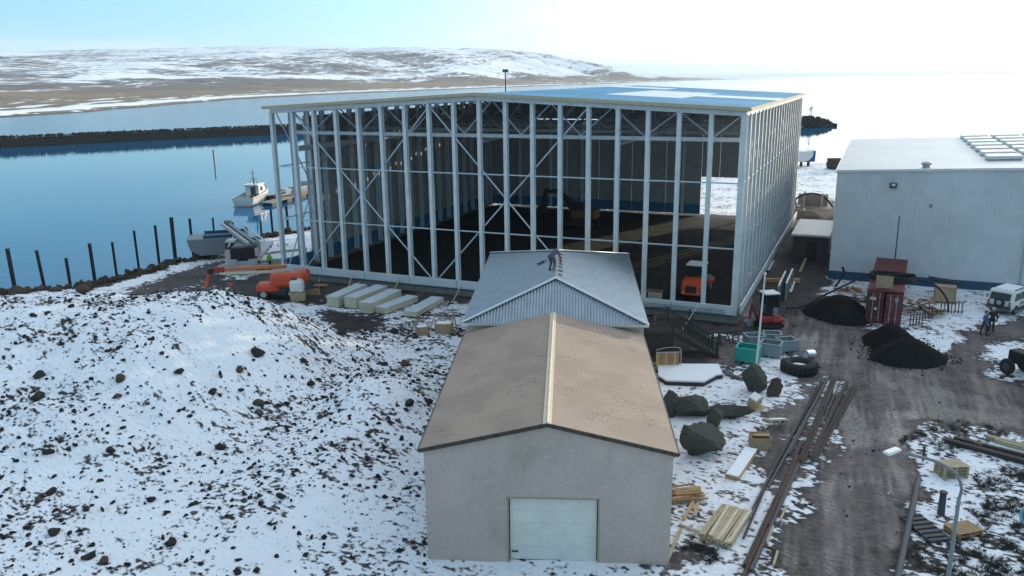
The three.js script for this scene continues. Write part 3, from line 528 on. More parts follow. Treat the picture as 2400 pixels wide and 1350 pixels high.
// ---------------------------------------------------------------- white hall on the right
const WH_A = 23.8 * D2R;
{
  const W = 42, L = 39.2, he = 9.64, k = 0.045, xr = 26;
  const h = thing('white_warehouse', 'large white clad warehouse with low roof and rows of skylights', 'building', V(28.817, 0, -72.358), -WH_A);
  const top = (x) => he + k * Math.min(x, 2 * xr - x);
  const ribs = (x0, x1, y0, topf, pitch, amp) => {       // vertical trapezoid cladding facing +z
    const P = [], I = []; const prof = [[0, 0], [0.55, 0], [0.68, 1], [0.87, 1], [1, 0]]; let n = 0; const pts = [];
    for (let x = x0; x < x1 - 1e-6; x += pitch) for (const [u, d] of prof.slice(0, 4)) pts.push([Math.min(x + u * pitch, x1), d * amp]);
    pts.push([x1, 0]);
    for (const [x, d] of pts) { P.push(x, y0, d, x, topf(x), d); n++; }
    for (let i = 0; i < n - 1; i++) { const a = 2 * i; I.push(a, a + 2, a + 1, a + 1, a + 2, a + 3); }
    const g = new THREE.BufferGeometry(); g.setAttribute('position', new THREE.Float32BufferAttribute(P, 3)); g.setIndex(I); const f = g.toNonIndexed(); f.computeVertexNormals(); return f;
  };
  obj('front_wall', ribs(0, W, 0.75, top, 0.33, 0.009), M.whiteClad, h);
  obj('side_wall', ribs(0, L, 0.75, () => he, 0.33, 0.035).rotateY(-Math.PI / 2).translate(0, 0, -L), M.whiteClad, h);
  obj('back_wall', poly([[0, 0], [W, 0], [W, top(W)], [xr, top(xr)], [0, he]], 0.15).translate(0, 0, -L), M.whiteClad, h);
  obj('side_wall', bx(0.15, he, L, W, he / 2, -L / 2), M.whiteClad, h);
  obj('plinth', [bx(W + 0.06, 0.9, 0.3, W / 2, 0.3, -0.06), bx(0.3, 0.9, L, 0.06, 0.3, -L / 2 - 0.1)], M.bluePlinth, h);
  const th = Math.atan(k);
  const r = obj('roof', [bx(xr / Math.cos(th) + 0.1, 0.12, L + 0.1, xr / 2 - 0.05, he + k * xr / 2 + 0.06, -L / 2, 0, 0, th), bx((W - xr) / Math.cos(th), 0.12, L + 0.1, (W + xr) / 2, top((W + xr) / 2) + 0.06, -L / 2, 0, 0, -th)], M.whiteRoof, h);
  obj('verge_flashing', [beam(V(-0.1, he + 0.09, 0.08), V(xr, top(xr) + 0.09, 0.08), 0.1, 0.2), beam(V(xr, top(xr) + 0.09, 0.08), V(W, top(W) + 0.09, 0.08), 0.1, 0.2)], M.white, r);
  obj('eave_gutter', bx(0.14, 0.16, L, -0.14, he + 0.02, -L / 2), M.white, r);
  for (let row = 0; row < 3; row++) for (let i = 0; i < 7; i++) {
    const x = 13.5 + row * 3.2, z = -8.2 - i * 4.5; const s = obj('skylight', rbx(2.8, 0.34, 2.5, 0.1, x, he + k * x + 0.36, z, 0, 0, th), M.white, r);
    obj('skylight_kerb', bx(2.6, 0.26, 2.3, x, he + k * x + 0.16, z, 0, 0, th), M.lightGrey, s);
  }
  const v = obj('roof_vent', [cy(0.28, 0.28, 0.4, 7.0, he + 0.5, -1.6)], M.lightGrey, r); obj('vent_cowl', [cy(0.42, 0.42, 0.16, 7.0, he + 0.78, -1.6), cy(0.1, 0.4, 0.12, 7.0, he + 0.9, -1.6)], M.lightGrey, v);
  const lamp = obj('wall_lamp', [rbx(0.55, 0.45, 0.2, 0.03, 4.55, 8.65, 0.14)], M.darkGrey, h); obj('lamp_lens', [rbx(0.28, 0.2, 0.06, 0.02, 4.55, 8.7, 0.26)], M.white, lamp);
  obj('cable_box', bx(0.14, 0.3, 0.12, 7.6, 7.05, 0.1), M.midGrey, h);
  obj('downpipe', [cy(0.06, 0.06, 8.8, 14.9, 4.9, 0.12)], M.lightGrey, h);
}
// lean-to shed between the two halls
{
  const p = G(1893, 640), s = thing('lean_to_shed', 'low dark shed with snow-white flat roof against the white warehouse', 'shed', V(29.6, 0, -80.4), -WH_A);
  obj('wall', [bx(3.4, 2.3, 0.15, 0.3, 1.15, 0), bx(0.15, 2.3, 9, -1.33, 1.15, -4.58)], M.darkGrey, s);
  obj('roof', rbx(3.7, 0.22, 9.5, 0.05, 0.25, 2.45, -4.5), M.white, s); obj('door', bx(1, 1.9, 0.06, 0.4, 0.95, 0.11), M.woodDark, s);
}

// ---------------------------------------------------------------- shared makers
const gp = (px, py) => { const p = G(px, py); p.y = groundY(p.x, p.z); return p; };
const turnTo = (p, q) => Math.atan2(-(q.z - p.z), q.x - p.x);           // local +x runs from p to q
const ORD = ['leftmost', 'second', 'third', 'fourth', 'fifth', 'sixth', 'seventh', 'eighth', 'ninth', 'tenth', 'eleventh', 'twelfth', 'thirteenth', 'fourteenth', 'fifteenth'];
function wheel(parent, r, w, x, y, z, turn = 0, rim = M.lightGrey) {       // axle along local z
  const t = obj('wheel', at(new THREE.TorusGeometry(r * 0.72, r * 0.3, 10, 22).scale(1, 1, w / (r * 0.6)), 0, 0, 0), M.rubber, parent); t.position.set(x, y, z); t.rotation.y = turn;
  obj('rim', [cy(r * 0.5, r * 0.5, w * 0.7, 0, 0, 0, Math.PI / 2, 0, 0, 18), cy(r * 0.2, r * 0.2, w * 0.85, 0, 0, 0, Math.PI / 2, 0, 0, 12)], rim, t); return t;
}
// people: bones with radii, joined by a smooth minimum and meshed as one surface
function person(label, p, turn, bones, head, group, extra) {
  const n = 84, mc = new MarchingCubes(n, M.black, false, false, 60000), S = 1.02, half = n / 2; mc.isolation = 0;
  const bs = bones.map(([a, b, ra, rb, c]) => ({ a: V(...a), d: V(...b).sub(V(...a)), ra, rb, c }));
  const q = V(0, 0, 0), seg = (o, v) => { q.copy(v).sub(o.a); const t = clamp(q.dot(o.d) / Math.max(o.d.lengthSq(), 1e-9)); return q.addScaledVector(o.d, -t).length() - lerp(o.ra, o.rb, t); };
  const v = V(0, 0, 0);
  for (let z = 0; z < n; z++) for (let y = 0; y < n; y++) for (let x = 0; x < n; x++) {
    v.set((x - half) / half * S, (y - half) / half * S + 0.9, (z - half) / half * S); let s = 1e3;
    for (const o of bs) { const d = seg(o, v), k = 0.035, hh = clamp(0.5 + 0.5 * (s - d) / k); s = lerp(s, d, hh) - k * hh * (1 - hh); }
    mc.field[x + y * n + z * n * n] = -s;
  }
  mc.update();
  const c = mc.count, P = new Float32Array(c * 3), C = new Float32Array(c * 3);
  for (let i = 0; i < c; i++) {
    v.set(mc.positionArray[i * 3] * S, mc.positionArray[i * 3 + 1] * S + 0.9, mc.positionArray[i * 3 + 2] * S); P.set([v.x, v.y, v.z], i * 3);
    let best = 1e9, col = bs[0].c; for (const o of bs) { const d = seg(o, v); if (d < best) { best = d; col = o.c; } } C.set(col, i * 3);
  }
  const g = new THREE.BufferGeometry(); g.setAttribute('position', new THREE.BufferAttribute(P, 3)); g.setAttribute('color', new THREE.BufferAttribute(C, 3)); g.computeVertexNormals();
  const t = thing('person', label, 'person', p, turn, group);
  const m = new THREE.Mesh(g, std([1, 1, 1], 0.85, { vertexColors: true, side: THREE.DoubleSide })); m.name = 'body'; m.castShadow = m.receiveShadow = true; t.add(m);
  if (head) obj(head[0], head[1], head[2], t); if (extra) extra(t); return t;
}
const SKIN = [0.42, 0.24, 0.17];
function standing(jac, leg, o = {}) {
  const l = o.lean ?? 0, st = o.step ?? 0.06; const hp = [0, 0.93, 0], ch = [0, 1.28, l * 0.6], nk = [0, 1.47, l], hd = [0, 1.62, l + 0.02];
  const B = [[[-0.09, 0.9, 0], [0.09, 0.9, 0], 0.12, 0.12, leg], [hp, ch, 0.135, 0.16, jac], [[-0.15, 1.38, l * 0.8], [0.15, 1.38, l * 0.8], 0.085, 0.085, jac], [ch, nk, 0.1, 0.055, jac], [nk, hd, 0.055, 0.095, SKIN], [[0, 1.66, l + 0.01], [0, 1.6, l + 0.03], 0.1, 0.085, SKIN], [[0, 1.62, l + 0.1], [0, 1.6, l + 0.125], 0.018, 0.014, SKIN]];
  for (const s of [-1, 1]) {
    const kz = s * st, hnd = o.hands?.[s > 0 ? 1 : 0] ?? [s * 0.26, 0.82, 0.08], el = [(s * 0.25 + hnd[0]) / 2 + s * 0.06, (1.38 + hnd[1]) / 2, hnd[2] / 2 - 0.05];
    B.push([[s * 0.1, 0.88, 0], [s * 0.11, 0.5, kz + 0.02], 0.095, 0.068, leg], [[s * 0.11, 0.5, kz + 0.02], [s * 0.12, 0.09, kz - 0.02], 0.068, 0.05, leg], [[s * 0.12, 0.05, kz - 0.05], [s * 0.14, 0.04, kz + 0.14], 0.05, 0.042, [0.02, 0.02, 0.02]]);
    B.push([[s * 0.19, 1.37, l * 0.8], el, 0.068, 0.052, jac], [el, hnd, 0.052, 0.038, jac], [hnd, [hnd[0], hnd[1] - 0.09, hnd[2] + 0.02], 0.038, 0.028, SKIN]);
    for (let f = 0; f < 4; f++) B.push([[hnd[0] + (f - 1.5) * 0.018, hnd[1] - 0.08, hnd[2] + 0.02], [hnd[0] + (f - 1.5) * 0.02, hnd[1] - 0.15 + Math.abs(f - 1.4) * 0.012, hnd[2] + 0.05], 0.01, 0.009, SKIN]);
    B.push([[hnd[0] - s * 0.02, hnd[1] - 0.03, hnd[2] + 0.02], [hnd[0] - s * 0.045, hnd[1] - 0.09, hnd[2] + 0.05], 0.012, 0.01, SKIN]);
  }
  return B;
}
const helmet = (l, m) => ['helmet', [at(new THREE.SphereGeometry(0.13, 16, 8, 0, 6.3, 0, 1.6), 0, 1.66, l + 0.01), cy(0.15, 0.15, 0.015, 0, 1.665, l + 0.03)], m];
const hair = (l, m) => ['hair', [at(new THREE.SphereGeometry(0.115, 16, 10, 0, 6.3, 0, 1.75), 0, 1.665, l - 0.005)], m];

// ---------------------------------------------------------------- rocks and clods
const rockVar = [1, 2, 3, 4, 5].map((s) => { const g = geo(blob(1, s * 31, 1, 0.72, 1.2, 0.5, 1)); return g; });
function stuffRocks(name, list, mat, label) {            // list of [x,y,z,size]; nobody could count these
  for (let v = 0; v < 1; v++) {
    const m = new THREE.InstancedMesh(rockVar[2], mat, list.length), o = new THREE.Object3D();
    list.forEach(([x, y, z, s], i) => { o.position.set(x, y, z); o.rotation.set(rr(0, 6), rr(0, 6), rr(0, 6)); o.scale.set(s * rr(0.7, 1.3), s * rr(0.6, 1), s * rr(0.7, 1.4)); o.updateMatrix(); m.setMatrixAt(i, o.matrix); });
    m.name = name; m.castShadow = m.receiveShadow = true; m.userData = { kind: 'stuff', label, category: 'rocks' }; scene.add(m);
  }
}
{
  const L = [];
  for (let i = 0; i < 60000 && L.length < 13000; i++) {
    const x = rr(-48, -2.6), z = rr(-58, -27), m = mound(x, z), [x0, z0, sz] = NEAR; if (m < 0.08 && rnd() < 0.3) continue;
    const wx = 1.6 * (vn(x * 0.55, z * 0.55) - 0.5), wz = 1.6 * (vn(x * 0.55 + 40, z * 0.55) - 0.5);
    const a = nearTex.cov(clamp((x + wx - x0) / sz), clamp((z + wz - z0) / sz)); if (rnd() > (a - 0.06) * 1.6 * (0.2 + fbm(x * 0.7, z * 0.7, 2))) continue;
    const s = Math.pow(rnd(), 5) * 0.16 + 0.03; L.push([x, groundY(x, z) + s * 0.15, z, s]);
  }
  stuffRocks('mound_clods', L, M.stoneDark, 'dark earth clods scattered over the snowy mound');
  const R = [];
  for (let i = 0; i < 9000; i++) { const x = rr(-62, -22), z = rr(-106, -62), d = landDist(x, z); if (d > -3.6 && d < 2.6 && !(z < -98 && rnd() < 0.5)) { const s = Math.pow(rnd(), 2) * 0.5 + 0.14; R.push([x, groundY(x, z) + s * 0.2, z, s]); } }
  stuffRocks('shore_rocks', R, M.stoneBrown, 'brown armour stones along the harbour bank');
  const Y = [];
  for (let i = 0; i < 9000 && Y.length < 900; i++) { const x = rr(6, 44), z = rr(-66, -25), s = Math.pow(rnd(), 4) * 0.09 + 0.025; if (fbm(x * 0.5, z * 0.5, 3) < 0.5) continue; const [lx, ls] = hallXY(x, z); if (ls > -1 && lx < HALL_W + 1) continue; Y.push([x, groundY(x, z) + s * 0.2, z, s]); }
  stuffRocks('yard_stones', Y, M.stoneDark, 'small stones and lumps of mud lying about the yard');
}
const boulders = [[605, 830, 0.62], [562, 868, 0.4], [660, 1165, 0.34], [90, 882, 0.5], [88, 935, 0.55], [282, 890, 0.45], [125, 1250, 0.42], [400, 1277, 0.45], [212, 1306, 0.42], [243, 1320, 0.36], [730, 902, 0.36], [712, 848, 0.46], [420, 873, 0.36], [276, 930, 0.36], [497, 920, 0.42], [355, 1173, 0.32], [122, 1155, 0.34], [90, 1172, 0.32], [203, 1193, 0.27], [262, 1058, 0.36], [116, 1062, 0.4], [606, 945, 0.5], [520, 1050, 0.4], [958, 950, 0.5], [1006, 944, 0.36], [948, 857, 0.55], [900, 856, 0.36], [802, 785, 0.5], [925, 780, 0.62], [395, 720, 0.4], [655, 728, 0.34]];
const seenB = {};
boulders.forEach(([px, py, r], i) => {
  const row = py < 800 ? 'near the crest of the snowy mound' : py < 900 ? 'high on the snowy mound' : py < 1000 ? 'halfway up the snowy mound' : py < 1200 ? 'low on the snowy mound' : 'at the foot of the snowy mound', col = px < 150 ? 'at far left' : px < 340 ? 'left' : px < 560 ? 'middle' : px < 780 ? 'right' : 'near the house';
  const key = row + col, nth = seenB[key] = (seenB[key] ?? 0) + 1, hue = i % 4 === 1 ? 'brownish' : 'dark', lab = `${nth > 2 ? 'third ' : nth > 1 ? 'other ' : ''}${hue} boulder ${row}, ${col}`;
  let p = G(px, py); for (let k = 0; k < 30; k++) p = G(px, py, groundY(p.x, p.z) * 0.5 + p.y * 0.5);
  r *= 0.72; const m = obj('boulder', blob(r, 400 + i, 1.15, 0.8, 1, 0.5, 3), i % 4 === 1 ? M.stoneBrown : M.stoneDark); m.position.set(p.x, groundY(p.x, p.z) + r * 0.22, p.z); m.rotation.y = i * 1.3;
  tag(m, lab, 'boulder', 'boulders on the snowy mound');
});
[[50, 700, 0.8], [195, 690, 0.75], [205, 684, 0.5], [370, 628, 0.4], [130, 690, 0.5]].forEach(([px, py, r], i) => { const p = gp(px, py); const m = obj('shore_boulder', blob(r, 700 + i, 1.3, 0.75, 1, 0.5, 3), M.stoneBrown); m.position.set(p.x, Math.max(p.y, -0.6) + r * 0.3, p.z); tag(m, 'brown boulder on the bank below the dark harbour piles', 'boulder', 'boulders on the harbour bank'); });

// ---------------------------------------------------------------- dark piles along the quay
const PILES = [[-45.31, -72.51, 3.61, 0.26], [-42.71, -72.69, 3.39, 0.25], [-40.6, -73.2, 2.53, 0.22], [-39.43, -75.39, 3.43, 0.22], [-38.37, -77.54, 3.13, 0.18], [-37.37, -80.19, 3.76, 0.22], [-36.61, -83.23, 3.72, 0.2], [-35.62, -85.01, 4.26, 0.27], [-34.49, -87.07, 3.76, 0.22], [-35.88, -97.58, 2.11, 0.2], [-33.69, -97.97, 1.47, 0.2], [-32.0, -97.86, 1.06, 0.2], [-30.21, -97.74, 1.54, 0.2], [-29.15, -98.77, 2.86, 0.22], [-28.07, -101.84, 2.81, 0.22]];
PILES.forEach(([x, z, y, w], i) => {
  const bot = -4.2, h = y - bot, t = thing('harbour_pile', `dark steel pile by the water, ${i ? ORD[i] + ' from the left' : 'leftmost'} of the row`, 'pile', V(x, 0, z), 0, 'piles along the harbour bank');
  obj('shaft', [bx(w, h, w * 0.3, 0, bot + h / 2, w * 0.35), bx(w, h, w * 0.3, 0, bot + h / 2, -w * 0.35), bx(w * 0.35, h, w * 0.5, 0, bot + h / 2, 0)], M.pile, t); obj('cap', bx(w * 1.12, 0.1, w * 1.12, 0, y + 0.03, 0), M.rustBrown, t);
  t.rotation.set(0.01 * (i % 3 - 1), 0.4 * i, (i < 2 ? 0.05 : 0.015) * (i % 2 ? 1 : 0.6));
});

// ---------------------------------------------------------------- fishing boat at its mooring
{
  const p = G(560, 487, WATER), b = thing('fishing_boat', 'small white fishing boat with wheelhouse and mast on the calm harbour', 'boat', V(-45.2, WATER, -137.4), turnTo(G(560, 487, WATER), G(628, 462, WATER)));
  const N = 14, P = [], I = [], beam2 = 1.75, Lb = 9.4, K = 5;
  for (let i = 0; i <= N; i++) { const t = i / N, x = t * Lb, wd = beam2 * (t < 0.55 ? 1 : Math.sqrt(Math.max(0, 1 - ((t - 0.55) / 0.46) ** 2.2))), sh = 1.55 + 0.75 * t * t; for (let k = 0; k <= K * 2; k++) { const u = k / K - 1, s = Math.sign(u), au = Math.abs(u); P.push(x + (1 - au) * 0 + (t > 0.9 ? au * 0.25 : 0), lerp(-0.55, sh, au), s * wd * Math.min(1, 0.35 + 0.72 * Math.sqrt(au)) * (au > 0 ? 1 : 0)); } }
  const R = K * 2 + 1; for (let i = 0; i < N; i++) for (let k = 0; k < R - 1; k++) { const a = i * R + k; I.push(a, a + R, a + 1, a + 1, a + R, a + R + 1); }
  for (let k = 1; k < R - 1; k++) I.push(0, k, k + 1);
  const g = new THREE.BufferGeometry(); g.setAttribute('position', new THREE.Float32BufferAttribute(P, 3)); g.setIndex(I); g.computeVertexNormals();
  const hm = M.white.clone(); hm.side = THREE.DoubleSide;
  const hull = obj('hull', g, hm, b);
  obj('deck', poly([[0.05, -1.6], [5.2, -1.6], [7.4, -1.2], [8.8, -0.5], [9.1, 0], [8.8, 0.5], [7.4, 1.2], [5.2, 1.6], [0.05, 1.6]], 0.06).rotateX(Math.PI / 2).translate(0, 1.05, 0), M.lightGrey, hull);
  obj('rub_rail', [bx(6, 0.12, 0.08, 3, 1.42, 1.74), bx(6, 0.12, 0.08, 3, 1.42, -1.74), bx(0.08, 0.1, 3.4, 0.0, 0.12, 0)], std([0.35, 0.2, 0.08], 0.7), hull);
  const wh = obj('wheelhouse', [poly([[4.4, 1.0], [4.4, 3.05], [6.5, 3.05], [7.3, 2.1], [7.7, 1.9], [7.9, 1.0]], 2.3, 0.06).translate(0, 0, -1.15)], M.white, b);
  obj('roof', rbx(3.3, 0.16, 2.7, 0.06, 5.2, 3.2, 0), M.white, wh);
  obj('window', [bx(0.9, 0.7, 0.05, 5.5, 2.45, 1.23)], M.glass, wh); obj('window', [bx(0.9, 0.7, 0.05, 5.5, 2.45, -1.23)], M.glass, wh); obj('window', bx(0.05, 0.75, 1.6, 6.98, 2.6, 0, 0, 0, 0.72), M.glass, wh); obj('doorway', bx(0.06, 1.7, 0.9, 4.33, 1.95, 0.2), M.darkGrey, wh);
  const mast = obj('mast', [cy(0.05, 0.07, 2.6, 5.2, 4.5, 0)], M.darkGrey, b); obj('crosstree', [bx(0.06, 0.06, 0.9, 5.2, 5.1, 0), bx(0.06, 0.06, 0.6, 5.2, 4.4, 0), cy(0.12, 0.12, 0.2, 5.2, 3.5, 0.6), cy(0.12, 0.12, 0.2, 5.2, 3.5, -0.6)], M.darkGrey, mast);
  const dv = obj('derrick', [cy(0.06, 0.07, 3.4, 3.2, 2.7, 1.0)], M.darkGrey, b); obj('derrick_arm', bx(0.08, 0.07, 1.4, 3.2, 4.35, 1.0), M.darkGrey, dv);
  obj('net_hauler', [cy(0.25, 0.25, 0.4, 3.6, 1.5, 1.1), bx(0.6, 0.5, 0.5, 2.7, 1.35, 0.6)], M.darkGrey, b);
}
// marker pole in the water
{ const p = G(503, 386, WATER), m = thing('marker_pole', 'thin red marker pole standing in the harbour water', 'pole', p); obj('pole', cy(0.16, 0.18, 5.4, 0, 1.0, 0, 0, 0, 0.02), M.red, m); obj('collar', cy(0.22, 0.22, 0.3, 0, 3.5, 0), M.darkGrey, m); }

// pontoon and the boats beyond the hall's left side
{
  const a = G(622, 478, WATER + 0.4), c = G(745, 446, WATER + 0.4), d = a.distanceTo(c), t = thing('floating_pontoon', 'narrow floating pontoon reaching out behind the moored white boat', 'pontoon', V(a.x, WATER, a.z), turnTo(a, c));
  for (let i = 0; i < Math.ceil(d / 2.4); i++) obj('deck_board', rbx(2.3, 0.14, 2.2, 0.03, i * 2.4 + 1.2, 0.55, 0), i % 3 ? M.wood : M.midGrey, t);
  for (let i = 0; i < Math.ceil(d / 4.8); i++) obj('float', rbx(1.8, 0.6, 1.9, 0.1, i * 4.8 + 1.4, 0.12, 0), M.darkGrey, t);
  obj('walkway_rail', [bx(d, 0.06, 0.06, d / 2, 1.5, -1), bx(0.06, 1, 0.06, 1, 1, -1), bx(0.06, 1, 0.06, d / 2, 1, -1), bx(0.06, 1, 0.06, d - 1, 1, -1)], M.lightGrey, t);
  const boatlet = (label, px, py, px2, py2, hullM, n) => {
    const s = G(px, py, WATER), e = G(px2, py2, WATER), L = s.distanceTo(e), o = thing('small_boat', label, 'boat', V(s.x, WATER, s.z), turnTo(s, e));
    obj('hull', [poly([[0, -0.4], [0.1, 0.9], [L * 0.6, 0.9], [L, 1.25], [L * 0.82, -0.4]], 2.2, 0.15).translate(0, 0, -1.1)], hullM, o); obj('gunwale', [bx(L * 0.92, 0.12, 0.12, L * 0.46, 1.02, 1.15), bx(L * 0.92, 0.12, 0.12, L * 0.46, 1.02, -1.15)], M.white, o); obj('cuddy', rbx(L * 0.28, 0.8, 1.6, 0.1, L * 0.62, 1.4, 0), M.lightGrey, o);
  };
  boatlet('dark boat with red waterline moored off the white boat bow', 636, 472, 690, 462, std([0.05, 0.03, 0.05], 0.6)); boatlet('grey boat with white rail tied up beyond the open hall corner', 690, 452, 740, 440, M.midGrey);
}

// ---------------------------------------------------------------- breakwater, islet with beacon, lamp mast
{
  const a = G(-160, 352, WATER), b = G(0, 345, WATER), c = G(700, 311, WATER), e = c.clone().add(c.clone().sub(b).multiplyScalar(0.15)); const pts = [a, b, c, e], L = [];
  const g = [], prof = (p, q, y, w, h) => beam(V(p.x, y, p.z), V(q.x, y, q.z), w, h); for (const [y, w, h] of [[-2.4, 10, 2.2], [-1.9, 7.4, 2.6], [-1.4, 4.6, 3.4]]) g.push(prof(a, b, y, w, h), prof(b, c, y, w - 0.02, h - 0.01), prof(c, e, y, w - 0.04, h - 0.02));
  const core = obj('breakwater', g, M.stoneDark); tag(core, 'long low dark rubble breakwater across the harbour', 'breakwater');
  for (let i = 0; i < 2; i++) { const p = pts[i], q = pts[i + 1], d = p.distanceTo(q), dx = (q.x - p.x) / d, dz = (q.z - p.z) / d; for (let k = 0; k < d * 18; k++) { const s = rnd() * d * 1.12, o = (rnd() + rnd() - 1) * 6.5, y = 1.0 - Math.max(0, Math.abs(o) - 1.2) * 0.72 + rr(-0.3, 0.3); L.push([p.x + dx * s - dz * o, y - 0.2, p.z + dz * s + dx * o, rr(0.3, 0.62)]); } }
  const m = new THREE.InstancedMesh(rockVar[1], M.stoneDark, L.length), o = new THREE.Object3D(); L.forEach(([x, y, z, s], i) => { o.position.set(x, y, z); o.rotation.set(rr(0, 6), rr(0, 6), rr(0, 6)); o.scale.setScalar(s); o.updateMatrix(); m.setMatrixAt(i, o.matrix); }); m.name = 'armour_stones'; m.userData = { kind: 'stuff' }; m.castShadow = m.receiveShadow = true; core.add(m);
}
{
  const c = G(1893, 297, WATER), isl = obj('islet', blob(8.4, 91, 1.35, 0.42, 1, 0.5, 4), M.stoneDark); isl.position.set(c.x + 0.4, WATER + 0.6, c.z - 2); tag(isl, 'small dark rocky islet beyond the far corner of the hall', 'islet');
  const R = []; for (let i = 0; i < 500; i++) { const a = rr(0, 6.3), d = Math.sqrt(rnd()); R.push([Math.cos(a) * d * 11.5, 3.5 * (1 - d * d) + rr(-0.6, 0.3) - 0.4, Math.sin(a) * d * 8.6, rr(0.4, 1)]); }
  const m = new THREE.InstancedMesh(rockVar[3], M.stoneDark, R.length), o = new THREE.Object3D(); R.forEach(([x, y, z, s], i) => { o.position.set(x, y, z); o.rotation.set(rr(0, 6), rr(0, 6), 0); o.scale.setScalar(s); o.updateMatrix(); m.setMatrixAt(i, o.matrix); }); m.name = 'islet_stones'; m.userData = { kind: 'stuff' }; isl.add(m);
  const b = thing('harbour_beacon', 'spindly cross-armed beacon mast standing on the rocky islet', 'beacon', V(c.x + 1.4, 1.4, c.z - 2));
  obj('mast', [rod(V(-0.5, -1, 0), V(0.25, 4.2, 0), 0.12), rod(V(0.6, -1, 0.3), V(0.25, 4.2, 0), 0.12)], M.darkGrey, b); obj('arm', rod(V(-1.1, 3.1, 0), V(1.6, 3.5, 0), 0.1), M.darkGrey, b); obj('arm', rod(V(-1.2, 2.0, 0), V(1.2, 4.3, 0), 0.09), M.darkGrey, b);
}
{
  const t = thing('lamp_mast', 'tall lamp mast poking up behind the blue hall roof', 'lamp post', V(0, 0, 0)); t.position.set(-0.6, 0, -131); const top = 18.9;
  obj('pole', cy(0.09, 0.14, top + 1, 0, (top + 1) / 2 - 1, 0), M.darkGrey, t); const hd = obj('lamp_head', [rbx(0.9, 0.45, 0.7, 0.06, 0, top + 0.2, 0)], M.darkGrey, t); obj('lens', rbx(0.5, 0.12, 0.5, 0.03, 0, top - 0.06, 0.1), M.white, hd);
}

// ---------------------------------------------------------------- stacks of insulated panels in front of the hall
const foamSide = std([0.62, 0.56, 0.40], 0.85, { map: rep(T.mottle, 1.5) }), panelTop = std([0.62, 0.68, 0.74], 0.5, { map: rep(T.grime, 3) });
function panelStack(n0, n1, f0, f1, top, n, label, group, gap = 0.0) {
  const a = G(...n0, top), b = G(...n1, top), c = G(...f0, top), e = G(...f1, top), nm = a.clone().add(b).multiplyScalar(0.5), fm = c.clone().add(e).multiplyScalar(0.5), L = nm.distanceTo(fm), w = (a.distanceTo(b) + c.distanceTo(e)) / 2, mid = nm.clone().add(fm).multiplyScalar(0.5), tn = turnTo(nm, fm), gy = groundY(mid.x, mid.z), h = (top - gy - 0.1) / n;
  for (let i = 0; i < n; i++) {
    const t = thing('foam_panel', label, 'panel', V(mid.x + rr(-0.04, 0.04), gy + 0.1 + i * h, mid.z + rr(-0.04, 0.04)), tn + rr(-0.008, 0.008), group);
    obj('core', bx(L, h * 0.86, w, 0, h * 0.47, 0), foamSide, t); obj('skin', bx(L + 0.02, h * 0.06, w + 0.02, 0, h * 0.94, 0), panelTop, t);
  }
  const sk = thing('bearer', label.replace(/^cream foam panel/, 'timber bearer under cream panels'), 'bearer', V(mid.x, gy, mid.z), tn, group + ', bearers'); obj('timber', bx(0.12, 0.1, w, -L * 0.35, 0.05, 0), M.wood, sk); obj('timber', bx(0.12, 0.1, w, L * 0.35, 0.05, 0), M.wood, sk);
}
panelStack([762, 694], [794, 696], [836, 664], [859, 666], 0.95, 5, 'cream foam panel in the stack nearest the orange boom lift', 'panels of the leftmost stack');
panelStack([806, 694], [836, 697], [881, 666], [907, 669], 1.05, 4, 'cream foam panel in the second stack from the boom lift', 'panels of the second stack');
panelStack([838, 708], [872, 711], [915, 676], [938, 679], 0.95, 5, 'cream foam panel in the middle stack of five', 'panels of the middle stack');
panelStack([876, 718], [903, 722], [955, 690], [977, 694], 0.6, 3, 'cream foam panel in the low fourth stack from boom lift', 'panels of the fourth stack');
panelStack([946, 728], [976, 732], [1014, 693], [1036, 697], 0.55, 2, 'cream foam panel in the low stack nearest the annex roof', 'panels of the rightmost stack');
panelStack([592, 613], [592, 600], [712, 598], [712, 588], 1.0, 3, 'cream foam panel in the long near stack behind the crane truck', 'panels of the long near stack');
panelStack([604, 593], [604, 583], [712, 580], [712, 572], 1.0, 2, 'cream foam panel in the long far stack behind the crane truck', 'panels of the long far stack');

